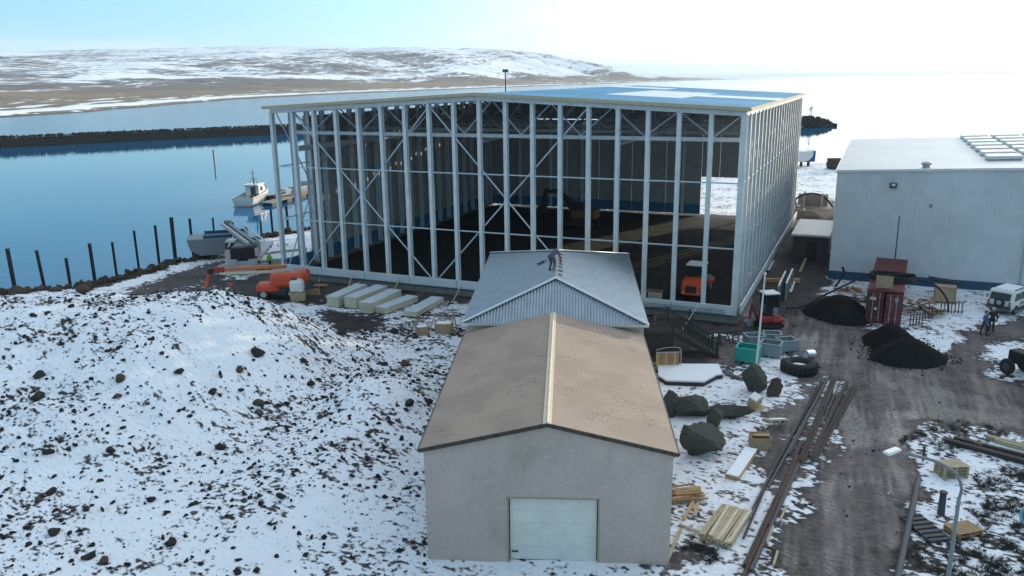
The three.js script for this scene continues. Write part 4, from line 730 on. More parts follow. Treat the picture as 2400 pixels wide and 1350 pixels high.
// ---------------------------------------------------------------- orange boom lift
{
  const p = G(655, 702), t = thing('boom_lift', 'orange articulated boom lift lowered behind the snowy mound', 'boom lift', V(-19.4, 0.05, -68.2), 0.1);
  obj('chassis', rbx(3.2, 0.5, 1.8, 0.08, -0.6, 0.65, 0), M.darkGrey, t);
  for (const x of [-1.7, 0.6]) for (const z of [-1, 1]) wheel(t, 0.5, 0.36, x, 0.5, z);
  const tb = obj('turntable_hood', [rbx(3.0, 1.25, 1.1, 0.42, 0.35, 1.65, 0.75), rbx(1.6, 1.0, 1.9, 0.35, 1.25, 1.75, 0)], M.orange, t);
  obj('hatch', bx(0.34, 0.42, 0.05, 0.95, 1.75, 1.31), M.darkGrey, tb); obj('tail_hood', rbx(2.0, 0.75, 1.7, 0.3, -1.3, 1.0, 0.35), M.orange, t);
  const lb = obj('lower_boom', [rbx(5.6, 0.26, 0.3, 0.05, -2.7, 2.12, -0.5)], M.cream, t); obj('upper_boom', [rbx(6.0, 0.3, 0.3, 0.05, -2.9, 2.5, -0.5, 0, 0, 0.015)], std([0.55, 0.16, 0.06], 0.5, { map: rep(T.grime, 1) }), t);
  obj('boom_head', [rbx(0.9, 0.46, 0.42, 0.08, -5.5, 2.45, -0.5)], M.red, t); obj('knuckle', [cy(0.26, 0.26, 0.5, -6.2, 2.35, -0.5, Math.PI / 2)], M.black, t); obj('jib', rbx(0.26, 1.5, 0.26, 0.05, -6.55, 1.65, -0.5, 0, 0, -0.35), M.orange, t);
  const bk = obj('basket', [bx(1.6, 0.08, 0.9, -4.4, 0.5, 0.3), bx(1.6, 0.05, 0.05, -4.4, 1.5, 0.72), bx(1.6, 0.05, 0.05, -4.4, 1.5, -0.12), bx(0.05, 0.05, 0.9, -5.2, 1.5, 0.3), bx(0.05, 0.05, 0.9, -3.6, 1.5, 0.3)], M.darkGrey, t);
  for (const x of [-5.2, -3.6]) for (const z of [-0.12, 0.72]) obj('basket_post', bx(0.05, 1, 0.05, x, 1, z), M.darkGrey, bk);
  obj('control_box', rbx(0.5, 0.3, 0.25, 0.04, -4.4, 1.4, 0.75), std([0.35, 0.06, 0.06], 0.6), bk);
}
// ---------------------------------------------------------------- grey truck crane seen from behind
{
  const p = G(575, 640), t = thing('truck_crane', 'grey truck-mounted crane with striped warning boards seen from behind', 'crane', V(p.x, 0.05, p.z + 0.4), 0.12);
  const stripe = tex(64, (u, v) => ((u + v) * 3) % 1 < 0.5 ? [0.6, 0.05, 0.05] : [0.75, 0.75, 0.75]); const st = std([1, 1, 1], 0.5, { map: rep(stripe, 0.7) });
  obj('chassis', [rbx(2.6, 0.5, 10.5, 0.06, 0, 1.0, -5.0), bx(2.5, 0.7, 0.5, 0, 0.85, 0.2)], M.lightGrey, t);
  for (const z of [-0.9, -2.4, -6.4, -8.2]) for (const x of [-1.15, 1.15]) wheel(t, 0.58, 0.42, x, 0.58, z, Math.PI / 2);
  for (const z of [-0.1, -7.3]) for (const s of [-1, 1]) { const o = obj('outrigger', [bx(1.2, 0.24, 0.3, s * 1.75, 0.75, z)], M.lightGrey, t); obj('jack', [cy(0.09, 0.09, 0.8, s * 2.25, 0.45, z), cy(0.3, 0.3, 0.06, s * 2.25, 0.03, z)], M.midGrey, o); }
  obj('counterweight', rbx(2.3, 1.1, 0.9, 0.05, 0.1, 2.0, -0.3), M.black, t); obj('warning_board', bx(0.42, 0.75, 0.06, -1.35, 1.95, 0.2), st, t); obj('warning_board', bx(0.42, 0.75, 0.06, 1.45, 2.1, 0.2), st, t);
  obj('bumper', [rbx(2.6, 0.35, 0.25, 0.04, 0, 0.55, 0.55)], M.lightGrey, t); obj('locker', rbx(0.8, 0.6, 0.5, 0.04, -0.85, 1.15, 0.35), M.lightGrey, t); obj('locker', rbx(0.7, 0.6, 0.5, 0.04, 0.95, 1.15, 0.35), M.lightGrey, t);
  obj('crane_house', [rbx(2.2, 1.2, 2.6, 0.08, 0.1, 2.0, -2.0)], M.midGrey, t); const cab = obj('cab', [rbx(0.95, 1.6, 1.6, 0.1, -1.45, 2.1, -2.6)], M.lightGrey, t); obj('cab_window', [bx(0.9, 0.6, 0.04, -1.45, 2.4, -1.78)], M.glass, cab);
  const seg = (n, a, b, w, m) => obj(n, beam(a, b, w, w * 1.1), m, t);
  seg('boom', V(1.2, 2.75, -0.5), V(-3.0, 3.4, -9.0), 0.34, M.midGrey); seg('boom_section', V(0.6, 2.8, -0.4), V(-3.5, 3.5, -8.4), 0.26, M.lightGrey);
  const ex = obj('jib_lattice', [rod(V(2.0, 2.6, -0.6), V(-1.6, 3.3, -8.2), 0.05), rod(V(2.0, 3.1, -0.6), V(-1.6, 3.8, -8.2), 0.05), rod(V(2.4, 2.8, -0.6), V(-1.2, 3.5, -8.2), 0.05)], M.steelThin, t);
  for (let i = 0; i < 12; i++) { const f = i / 12, g2 = (i + 1) / 12; obj('lacing', rod(V(lerp(2.0, -1.6, f), lerp(2.6, 3.3, f), lerp(-0.6, -8.2, f)), V(lerp(2.4, -1.2, g2), lerp(2.8, 3.5, g2), lerp(-0.6, -8.2, g2)), 0.03, 6), M.steelThin, ex); }
  obj('boom_head', [cy(0.3, 0.3, 0.6, -3.1, 3.5, -9.2, 0, 0, Math.PI / 2), bx(0.6, 0.5, 0.6, -2.95, 3.55, -8.9)], M.midGrey, t);
  obj('ladder', [rod(V(-1.4, 0.6, -0.2), V(-1.6, 2.2, -3), 0.04), rod(V(-1.75, 0.6, -0.2), V(-1.9, 2.2, -3), 0.04), rod(V(-1.3, 2.6, -0.4), V(-1.5, 3.0, -4), 0.05)], M.steelThin, t);
}
// grey hull laid up on the bank behind the crane
{
  const a = G(490, 600, 0), c = G(600, 572, 0), L = 8, t = thing('work_barge', 'small grey barge with blue rail pulled up behind the crane', 'barge', V(-31.6, 0.1, -85.0), 0.3);
  obj('hull', poly([[0, 1.2], [0.25, 0.2], [1.1, -0.35], [5.2, -0.35], [5.8, 1.2]], 3, 0.12).translate(-2.2, 0.9, -1.5), M.midGrey, t); obj('rail', [bx(4.2, 0.35, 0.2, 1.4, 2.35, 1.4), bx(4.2, 0.35, 0.2, 1.4, 2.35, -1.4), bx(0.2, 0.35, 2.6, 3.4, 2.35, 0)], M.bluePlinth, t); obj('cradle', [bx(0.4, 0.9, 2.6, 0, 0.35, 0), bx(0.4, 0.9, 2.6, 4, 0.35, 0)], M.woodDark, t);
}
// workers in yellow-green jackets
person('person in yellow-green jacket standing beside the truck crane', gp(634, 632), -0.4, standing([0.32, 0.6, 0.04], [0.03, 0.04, 0.05], { step: 0.1 }), helmet(0, M.white));
{ const p = gp(718, 640); person('person in yellow-green jacket bending at the hall plinth', V(p.x, p.y, p.z + 0.7), 2.9, standing([0.32, 0.6, 0.04], [0.03, 0.04, 0.05], { lean: 0.16, hands: [[-0.2, 1.0, 0.4], [0.2, 1.0, 0.42]] }), helmet(0.16, M.white)); }

// bag, carton, pallets and boards by the lift
{
  const p = gp(700, 704); const c = tag(obj('carton', [rbx(1.2, 0.75, 1.0, 0.03, 0, 0.38, 0), bx(1.22, 0.02, 0.1, 0, 0.76, 0)], M.ply), 'brown carton beneath the white bulk bag by boom lift', 'carton'); c.position.copy(p); c.rotation.y = 0.15;
  const g = new RoundedBoxGeometry(1.15, 1.0, 1.0, 6, 0.2), q = g.attributes.position; for (let i = 0; i < q.count; i++) { const x = q.getX(i), y = q.getY(i), z = q.getZ(i), k = 1 + 0.16 * (fbm(x * 3 + 5, z * 3 + y * 2, 3) - 0.5); q.setXYZ(i, x * k, y * (1 + 0.2 * (fbm(x * 2.5, z * 2.5, 2) - 0.5)), z * k); } g.computeVertexNormals();
  const b = thing('bulk_bag', 'crumpled white bulk bag standing on a brown carton', 'bag', V(p.x - 0.05, p.y + 1.26, p.z), 0.1); obj('sack', g, M.white, b); obj('knot', [cy(0.08, 0.16, 0.22, 0.2, 0.55, 0)], M.white, b); for (const [x, z] of [[-0.45, -0.4], [0.45, 0.4]]) obj('loop', at(new THREE.TorusGeometry(0.13, 0.025, 6, 14), x, 0.52, z), M.white, b);
}
function pallet(label, p, turn, tilt = 0, mat = M.wood, group) {
  const t = thing('pallet', label, 'pallet', p, turn, group); t.rotation.x = tilt;
  for (let i = 0; i < 7; i++) obj('slat', bx(1.2, 0.025, 0.1, 0, 0.132, -0.36 + i * 0.12), mat, t); for (const x of [-0.54, 0, 0.54]) { obj('runner', bx(0.1, 0.02, 0.82, x, 0.01, 0), mat, t); for (const z of [-0.35, 0, 0.35]) obj('block', bx(0.1, 0.098, 0.1, x, 0.07, z), mat, t); } return t;
}
pallet('grey pallet leaning up behind the white bulk bag', gp(735, 690).add(V(0, 0.05, 0)), 0.3, 1.1); pallet('weathered pallet flat on the mud beside leaning pallet', gp(752, 672).add(V(0, 0.02, 0)), -0.2);
[[748, 662, 752, 648], [815, 676, 822, 664], [837, 672, 842, 660], [920, 686, 926, 670], [1062, 706, 1070, 686], [820, 668, 806, 676]].forEach(([x0, y0, x1, y1], i) => { const a = gp(x0, y0), b = a.clone().add(V(0.25 + 0.1 * i, 1.1, -0.9)); tag(obj('timber_prop', beam(a, b, 0.1, 0.05), M.woodPale), `short timber prop leaning on the hall plinth, ${i ? ORD[i] + ' from left' : 'leftmost'}`, 'prop', 'props along the hall plinth'); });
function crate(label, p, turn, w, h, d, mat, open) {
  const t = thing('crate', label, 'crate', p, turn); obj('panel', bx(w, h, 0.03, 0, h / 2, d / 2), mat, t); obj('panel', bx(w, h, 0.03, 0, h / 2, -d / 2), mat, t); obj('panel', bx(0.03, h, d - 0.03, -w / 2, h / 2, 0), mat, t); obj('panel', bx(0.03, h, d - 0.03, w / 2, h / 2, 0), mat, t); obj('floor', bx(w - 0.03, 0.04, d - 0.03, 0, 0.03, 0), mat, t);
  for (const x of [-1, 1]) for (const z of [-1, 1]) obj('corner_post', bx(0.07, h + 0.06, 0.07, x * (w / 2 - 0.02), h / 2 + 0.03, z * (d / 2 + 0.02)), M.wood, t);
  if (open) obj('load', rbx(w - 0.1, 0.16, d - 0.1, 0.06, 0, h - 0.06, 0), M.snow, t); else obj('lid', bx(w + 0.04, 0.04, d + 0.04, 0, h + 0.03, 0), mat, t); return t;
}
crate('plywood crate topped with snow left of the corrugated roof', gp(990, 783), 0.3, 0.85, 0.62, 0.7, M.ply, true); crate('larger plywood crate nearest the corner of the annex', gp(1041, 780), -0.05, 1.2, 0.75, 0.8, M.ply, true);
[[972, 768, 0.5], [978, 762, 0.9], [1008, 770, 0.3], [1062, 775, 2.4], [1070, 768, 2.2]].forEach(([x, y, a], i) => { const p = gp(x, y); tag(obj('timber_stick', beam(p, p.clone().add(V(Math.cos(a) * 0.5, 1.0 + 0.1 * i, -0.2)), 0.09, 0.04), M.wood), 'thin timber stick stuck up beside the plywood crates', 'stick', 'sticks around the plywood crates'); });

// ---------------------------------------------------------------- inside the hall: road roller and excavator
{
  const t = thing('road_roller', 'orange road roller with white canopy inside the open hall', 'roller', V(15.3, 0.3, -66.2), 1.15); t.scale.setScalar(0.86);   // local +x ahead
  const hood = obj('hood', [poly([[-2.2, 0.55], [-2.1, 1.25], [-1.6, 1.65], [-0.2, 1.75], [-0.2, 0.55]], 1.7, 0.08).translate(0, 0, -0.85)], M.orangeRoller, t);
  obj('grille', bx(0.05, 0.62, 1.0, -2.22, 1.02, 0, 0, 0, -0.14), M.black, hood); for (const z of [-0.7, 0.7]) obj('tail_lamp', bx(0.06, 0.12, 0.16, -2.29, 0.72, z), M.white, hood);
  for (const z of [-0.95, 0.95]) wheel(t, 0.72, 0.5, -1.2, 0.72, z, 0, M.orangeRoller);
  const cab = obj('cab', [rbx(1.5, 1.3, 1.5, 0.06, 0.4, 2.2, 0)], M.glass, t); for (const x of [-0.32, 1.12]) for (const z of [-0.72, 0.72]) obj('cab_post', bx(0.1, 1.5, 0.1, x, 2.2, z), M.black, cab);
  obj('cab_roof', rbx(1.9, 0.16, 1.8, 0.07, 0.4, 2.98, 0), M.white, cab); obj('cab_floor', bx(1.7, 0.5, 1.6, 0.4, 1.25, 0), M.darkGrey, t);
  const fr = obj('drum_frame', [bx(1.9, 0.35, 0.16, 2.4, 0.95, 1.15), bx(1.9, 0.35, 0.16, 2.4, 0.95, -1.15), bx(0.25, 0.5, 2.4, 1.4, 0.9, 0), bx(0.16, 0.35, 2.4, 3.3, 0.95, 0)], M.orangeRoller, t); obj('drum', cy(0.75, 0.75, 2.1, 2.4, 0.75, 0, Math.PI / 2, 0, 0, 32), M.midGrey, fr);
}
{
  const t = thing('excavator', 'dark crawler excavator with raised arm deep inside the hall', 'excavator', V(8.6, 0.3, -99), 2.7);
  for (const z of [-1.2, 1.2]) obj('track', rbx(3.8, 0.85, 0.55, 0.35, 0, 0.43, z), M.black, t);
  obj('undercarriage', bx(2, 0.5, 2, 0, 0.7, 0), M.darkGrey, t); obj('house', rbx(3.0, 1.1, 2.5, 0.2, -0.5, 1.6, 0), std([0.16, 0.07, 0.015], 0.6), t); const cab = obj('cab', rbx(1.4, 1.6, 1.0, 0.15, 0.7, 2.1, 0.75), M.black, t); obj('window', bx(0.04, 0.9, 0.8, 1.42, 2.3, 0.75), M.glass, cab);
  const b = obj('boom', poly([[0.6, 1.6], [1.4, 3.4], [3.0, 4.5], [4.5, 4.3], [4.6, 4.0], [3.1, 4.0], [1.9, 3.0], [1.1, 1.5]], 0.45).translate(0, 0, -0.45), M.black, t); obj('ram', rod(V(1.3, 1.8, 0), V(2.6, 3.5, 0), 0.09), M.midGrey, b); obj('dipper', poly([[4.2, 4.6], [4.8, 4.5], [5.2, 2.5], [4.95, 2.4]], 0.36).translate(0, 0, -0.4), M.black, t); obj('bucket', poly([[4.9, 2.5], [5.4, 2.4], [5.6, 1.7], [5.0, 1.4], [4.5, 1.8]], 1.0, 0.04).translate(0, 0, -0.72), M.black, t);
}

// ---------------------------------------------------------------- red container with hoses
{
  const a = G(2040, 760), L = 12.0, w = 2.44, H = 2.59, t = thing('shipping_container', 'long dark red shipping container, door ajar, beside white warehouse', 'container', V(27.35, 0.02, -58.0), -26.5 * D2R);   // doors face local +z
  const corr = (len, ht) => { const P = [], I = []; const pr = [[0, 0], [0.3, 0], [0.42, 1], [0.72, 1], [0.84, 0]]; const pts = []; for (let x = 0; x < len; x += 0.28) for (const [u, d] of pr.slice(0, 4)) pts.push([Math.min(len, x + u * 0.28 / 0.84), d * 0.036]); pts.push([len, 0]); pts.forEach(([x, d]) => P.push(x, 0, d, x, ht, d)); for (let i = 0; i < pts.length - 1; i++) I.push(2 * i, 2 * i + 2, 2 * i + 1, 2 * i + 1, 2 * i + 2, 2 * i + 3); const g = new THREE.BufferGeometry(); g.setAttribute('position', new THREE.Float32BufferAttribute(P, 3)); g.setIndex(I); const f = g.toNonIndexed(); f.computeVertexNormals(); return f; };
  const cm = M.contRed.clone(); cm.side = THREE.DoubleSide;
  obj('side_wall', corr(L, H - 0.2).rotateY(Math.PI / 2).translate(w / 2 - 0.05, 0.1, 0), cm, t); obj('side_wall', corr(L, H - 0.2).rotateY(-Math.PI / 2).translate(-w / 2 + 0.05, 0.1, -L), cm, t);
  obj('roof', [bx(w - 0.06, 0.05, L - 0.04, 0, H - 0.06, -L / 2), ...Array.from({ length: 26 }, (_, i) => bx(w - 0.3, 0.03, 0.2, 0, H - 0.03, -0.4 - i * 0.45))], M.contRed, t); obj('floor', bx(w - 0.1, 0.14, L - 0.05, 0, 0.12, -L / 2), M.woodDark, t); obj('end_wall', corr(w - 0.1, H - 0.2).rotateY(Math.PI).translate(w / 2 - 0.05, 0.1, -L + 0.05), cm, t);
  const fr = obj('frame', [bx(0.14, H, 0.14, -w / 2 + 0.07, H / 2, -0.07), bx(0.14, H, 0.14, w / 2 - 0.07, H / 2, -0.07), bx(w - 0.28, 0.14, 0.14, 0, H - 0.07, -0.07), bx(w - 0.28, 0.16, 0.14, 0, 0.08, -0.07), bx(0.12, 0.14, L, -w / 2 + 0.06, H - 0.08, -L / 2), bx(0.12, 0.14, L, w / 2 - 0.06, H - 0.08, -L / 2)], M.contRed, t);
  const door = (s, ang) => { const d = obj('door', [bx(1.05, H - 0.34, 0.05, s * -0.525, (H - 0.34) / 2, 0), bx(1.0, 0.03, 0.03, s * -0.525, 0.6, 0.03), bx(1.0, 0.03, 0.03, s * -0.525, 1.2, 0.03), bx(1.0, 0.03, 0.03, s * -0.525, 1.8, 0.03)], M.contRed, t); d.position.set(s * (w / 2 - 0.14), 0.17, 0.0); d.rotation.y = s * ang; for (const x of [0.3, 0.75]) obj('lock_rod', [rod(V(s * -x, 0.03, 0.07), V(s * -x, H - 0.4, 0.07), 0.022), bx(0.1, 0.07, 0.07, s * -x, 0.4, 0.06), bx(0.1, 0.07, 0.07, s * -x, 1.9, 0.06)], M.lightGrey, d); return d; };
  const dl = door(-1, 0.0), dr = door(1, 0.35); obj('plate', bx(0.42, 0.2, 0.012, 0.3, 1.75, 0.034), M.white, dl); obj('lettering', [bx(0.3, 0.06, 0.01, -0.3, 1.85, 0.034), bx(0.22, 0.05, 0.01, -0.3, 1.7, 0.034)], M.white, dr); obj('sticker', at(new THREE.CircleGeometry(0.1, 16), 0.52, 0.98, 0.034), M.white, dl);
  // coiled black hoses thrown over the roof
  const base = t.position; const loc = (x, y, z) => V(x, y, z).applyAxisAngle(V(0, 1, 0), -26.5 * D2R).add(base);
  const ring = []; for (let i = 0; i < 90; i++) { const a2 = i / 90 * Math.PI * 2 * 5, r = 1 + 0.06 * Math.sin(i * 1.7); ring.push(loc(0.3 + Math.cos(a2) * 1.55 * r, H + 0.06 + i * 0.005 + 0.03 * Math.sin(i), -3.4 + Math.sin(a2) * 0.85 * r)); }
  const h1 = thing('coiled_hose', 'black hose coiled on the red container roof, ends hanging down', 'hose'); obj('coil', tube(ring, 0.075, 400), M.rubber, h1);
  obj('hose_end', tube([ring[0], loc(1.9, H + 0.05, -4.2), loc(3.2, H - 0.3, -4.6), loc(4.2, 1.2, -4.7), loc(4.4, 0.3, -4.6)], 0.075, 40), M.rubber, h1); obj('hose_end', tube([ring[89], loc(-1.6, H + 0.1, -3.8), loc(-2.6, H - 0.4, -3.2), loc(-4.4, 1.2, -2.2), loc(-5.8, 0.35, -1.4), loc(-7, 0.15, -1.0)], 0.075, 40), M.rubber, h1);
  const bp = loc(-0.15, H + 0.02, -0.95), b = thing('open_carton', 'open grey-brown carton on the front edge of container roof', 'carton', bp, -26.5 * D2R); obj('box', [bx(1.1, 0.75, 0.03, 0, 0.38, 0.4), bx(1.1, 0.75, 0.03, 0, 0.38, -0.4), bx(0.03, 0.75, 0.8, -0.55, 0.38, 0), bx(0.03, 0.75, 0.8, 0.55, 0.38, 0)], M.ply, b); obj('contents', blob(0.42, 5, 1.1, 0.5, 0.8, 0.5, 2).translate(0, 0.55, 0), M.white, b);
  const pole = thing('antenna_pole', 'slim steel pole rising behind the red container', 'pole', loc(0.2, 0, -L - 0.6)); obj('pole', cy(0.045, 0.06, 6.2, 0, 3.1, 0), M.darkGrey, pole); obj('base_plate', cy(0.2, 0.2, 0.04, 0, 0.02, 0), M.darkGrey, pole);
}
// black gravel heaps
function heap(label, p, rx, rz, h, seed) {
  const n = 72, P = [], I = []; const R = (a) => 1 + 0.22 * (fbm(Math.cos(a) * 1.5 + seed, Math.sin(a) * 1.5 + seed, 3) - 0.5) * 2;
  for (let j = 0; j <= 30; j++) for (let i = 0; i < n; i++) { const a = i / n * Math.PI * 2, d = j / 30, x = Math.cos(a) * rx * d * R(a), z = Math.sin(a) * rz * d * R(a); const y = h * Math.pow(1 - d, 0.92) * (1 - 0.12 * Math.exp(-d * d * 30)) + (0.3 * (fbm(x * 1.3 + seed, z * 1.3, 3) - 0.5) + 0.12 * (vn(x * 5 + seed, z * 5) - 0.5)) * (1 - d * 0.5) - 0.12 * d; P.push(x, y, z); }
  for (let j = 0; j < 30; j++) for (let i = 0; i < n; i++) { const a = j * n + i, b = j * n + (i + 1) % n; I.push(a, b, a + n, b, b + n, a + n); }
  const g = new THREE.BufferGeometry(); g.setAttribute('position', new THREE.Float32BufferAttribute(P, 3)); g.setIndex(I); g.computeVertexNormals();
  const gm = M.gravelBlack.clone(); gm.side = THREE.DoubleSide; const m = tag(obj('gravel_heap', g, gm), label, 'heap'); m.position.set(p.x, groundY(p.x, p.z) + 0.02, p.z); return m;
}
heap('wide black gravel heap left of the red container', V(25.2, 0, -60.6), 2.5, 3.0, 1.9, 3.1); heap('small black gravel heap against the red container doors', G(2090, 806), 2.0, 2.1, 1.65, 8.3); heap('black gravel heap in front, nearest the muddy road', G(2128, 838), 2.55, 2.1, 1.55, 14.7);

{ const L = []; for (const [c, r] of [[V(25.2, 0, -60.6), 3.0], [G(2090, 806), 2.5], [G(2128, 838), 2.9]]) for (let i = 0; i < 420; i++) { const a = rr(0, 6.3), d = r * (0.72 + 0.4 * Math.pow(rnd(), 1.8)), x = c.x + Math.cos(a) * d, z = c.z + Math.sin(a) * d * 0.9; L.push([x, groundY(x, z) + 0.02, z, 0.03 + 0.08 * Math.pow(rnd(), 3)]); } stuffRocks('gravel_spill', L, M.gravelBlack, 'loose black stones spilled round the gravel heaps'); }
// ---------------------------------------------------------------- white off-road car and the two people
{
  const p = G(2328, 742), t = thing('offroad_car', 'white off-road car with spare wheel on its back door', 'car', V(37.2, 0.02, -60.2), turnTo(G(2330, 742), G(2405, 712)));     // local +x forward
  const s = [[0, 0.45], [-0.05, 1.05], [0.25, 1.78], [0.5, 1.83], [2.6, 1.8], [3.2, 1.22], [4.3, 1.08], [4.5, 0.85], [4.5, 0.45]];
  const body = obj('body', poly(s, 1.62, 0.06).translate(0, 0, -0.81), M.white, t); obj('sill', [bx(4.4, 0.2, 1.82, 2.25, 0.45, 0), bx(0.2, 0.3, 1.7, -0.1, 0.6, 0), bx(0.15, 0.25, 1.7, 4.62, 0.6, 0)], M.darkGrey, body);
  obj('rear_window', bx(0.04, 0.56, 1.42, 0.0, 1.42, 0, 0, 0, -0.37), M.glass, body); for (const z of [-0.885, 0.885]) { obj('side_window', poly([[0.4, 1.12], [0.52, 1.66], [1.3, 1.66], [1.3, 1.12]], 0.02).translate(0, 0, z - 0.01), M.glass, body); obj('side_window', poly([[1.42, 1.12], [1.42, 1.66], [2.45, 1.66], [2.95, 1.14]], 0.02).translate(0, 0, z - 0.01), M.glass, body); obj('roof_rail', bx(2, 0.05, 0.05, 1.5, 1.93, z * 0.85), M.black, body); obj('side_stripe', bx(1.6, 0.24, 0.015, 2.2, 0.8, z + Math.sign(z) * 0.0), std([0.35, 0.2, 0.2], 0.6), body); }
  obj('windscreen', bx(0.04, 0.72, 1.4, 2.98, 1.5, 0, 0, 0, 0.82), M.glass, body); for (const z of [-0.75, 0.75]) obj('tail_lamp', bx(0.05, 0.3, 0.12, -0.12, 0.95, z), M.red, body);
  for (const x of [0.8, 3.6]) for (const z of [-0.8, 0.8]) wheel(t, 0.38, 0.27, x, 0.38, z); wheel(t, 0.37, 0.25, -0.22, 1.0, 0.05, Math.PI / 2);
  obj('roof_snow', rbx(2.0, 0.07, 1.4, 0.03, 1.5, 1.9, 0), M.snow, t);
}
person('person in blue jacket walking in front of the white car', gp(2305, 784), 0.6, standing([0.03, 0.09, 0.2], [0.025, 0.03, 0.04], { step: 0.14, hands: [[-0.3, 1.05, 0.2], [0.26, 0.82, 0.1]] }), hair(0, std([0.05, 0.04, 0.03], 0.9)));
person('person in black clothes and light cap behind the blue jacket', gp(2322, 775), -0.3, standing([0.018, 0.018, 0.022], [0.018, 0.018, 0.02]), ['cap', [at(new THREE.SphereGeometry(0.12, 16, 8, 0, 6.3, 0, 1.6), 0, 1.67, 0), bx(0.16, 0.015, 0.12, 0, 1.68, 0.13)], M.lightGrey]);
// dark tractor at the right edge
{
  const p = G(2412, 890), t = thing('tractor', 'dark tractor with red lamp cut off by the right edge', 'tractor', V(p.x + 0.3, 0, p.z), 1.9);
  obj('body', [rbx(2.4, 0.8, 0.9, 0.1, 0.4, 1.1, 0), rbx(1.3, 0.7, 1.1, 0.1, -1.2, 1.1, 0)], M.black, t); const cab = obj('cab', rbx(1.3, 1.4, 1.3, 0.08, -1.0, 2.1, 0), M.glass, t); obj('cab_roof', rbx(1.5, 0.14, 1.5, 0.06, -1.0, 2.86, 0), M.darkGrey, cab); obj('rear_lamp', bx(0.4, 0.16, 0.3, -0.6, 1.75, 0.85), M.red, t); obj('rear_lamp', bx(0.4, 0.16, 0.3, -0.6, 1.75, -0.85), M.red, t);
  for (const z of [-0.85, 0.85]) { wheel(t, 0.85, 0.5, -1.1, 0.85, z, 0, M.darkGrey); wheel(t, 0.5, 0.32, 1.3, 0.5, z * 0.85, 0, M.darkGrey); } obj('mirror', [rod(V(0, 1.9, 0.7), V(0.3, 1.9, 1.3), 0.03), rbx(0.06, 0.3, 0.22, 0.02, 0.3, 1.9, 1.35)], M.black, t);
}
// goods along the warehouse wall
{
  const pile = (label, px, py, n, mat, sp, h) => { const p = gp(px, py), t = thing('scrap_pile', label, 'scrap', p, 0.4); for (let i = 0; i < n; i++) { const a = rr(0, 3.14), x = rr(-sp, sp), z = rr(-sp, sp) * 0.7, l = rr(0.5, 1.3); obj('piece', beam(V(x, rr(0.03, h), z), V(x + Math.cos(a) * l, rr(0.03, h), z + Math.sin(a) * l), rr(0.06, 0.25), rr(0.03, 0.1)), mat[i % mat.length], t); } return t; };
  pile('brown timber scraps at the foot of the warehouse, left of container', 1988, 682, 14, [M.woodNew, M.rustSteel, M.wood], 1.3, 0.35); pile('tangle of timber and dark scrap right of the red container', 2145, 722, 22, [M.wood, M.black, M.ply], 1.2, 0.8); pile('brown scrap metal heap beside the small fence panels', 2178, 738, 18, [M.rustSteel, M.wood], 0.8, 0.7);
  crate('tall pale plywood crate in front of the white warehouse', gp(2212, 708), -0.42, 1.5, 1.3, 1.0, M.ply, false); { const p = gp(2205, 694); const m = tag(obj('rubber_mat', rbx(2.4, 0.1, 1.1, 0.04), M.rubber), 'black rubber mat draped over the tall plywood crate', 'mat'); m.position.set(p.x - 0.1, 1.46, p.z + 0.5); m.rotation.set(0, -0.42, -0.1); }
  const rack = (label, px, py, n, turn) => { const t = thing('steel_rack', label, 'rack', gp(px, py), turn); for (let i = 0; i < n; i++) obj('bar', bx(0.06, 0.95, 0.06, i * 0.26, 0.48, 0), M.rustSteel, t); obj('rail', [bx(n * 0.26, 0.06, 0.05, (n - 1) * 0.13, 0.88, 0.06), bx(n * 0.26, 0.06, 0.05, (n - 1) * 0.13, 0.15, 0.06)], M.rustSteel, t); };
  rack('row of upright rusty bars before the tall plywood crate', 2204, 734, 7, -0.1); rack('small dark barred rack standing in snow by container', 2132, 766, 5, 0.25); rack('short rusty bars between scrap heap and barred rack', 2168, 748, 3, 0.1);
  { const p = gp(1968, 672), c = gp(1962, 640), t = thing('pipe_bend', 'black bent pipe sticking up by the warehouse corner', 'pipe', V(0, 0, 0)); obj('pipe', tube([p.clone().add(V(-0.4, 0, 0)), p.clone().add(V(0, 0.7, 0)), p.clone().add(V(0.25, 1.3, 0)), p.clone().add(V(0.1, 1.8, 0))], 0.1, 24), M.rubber, t); }
}

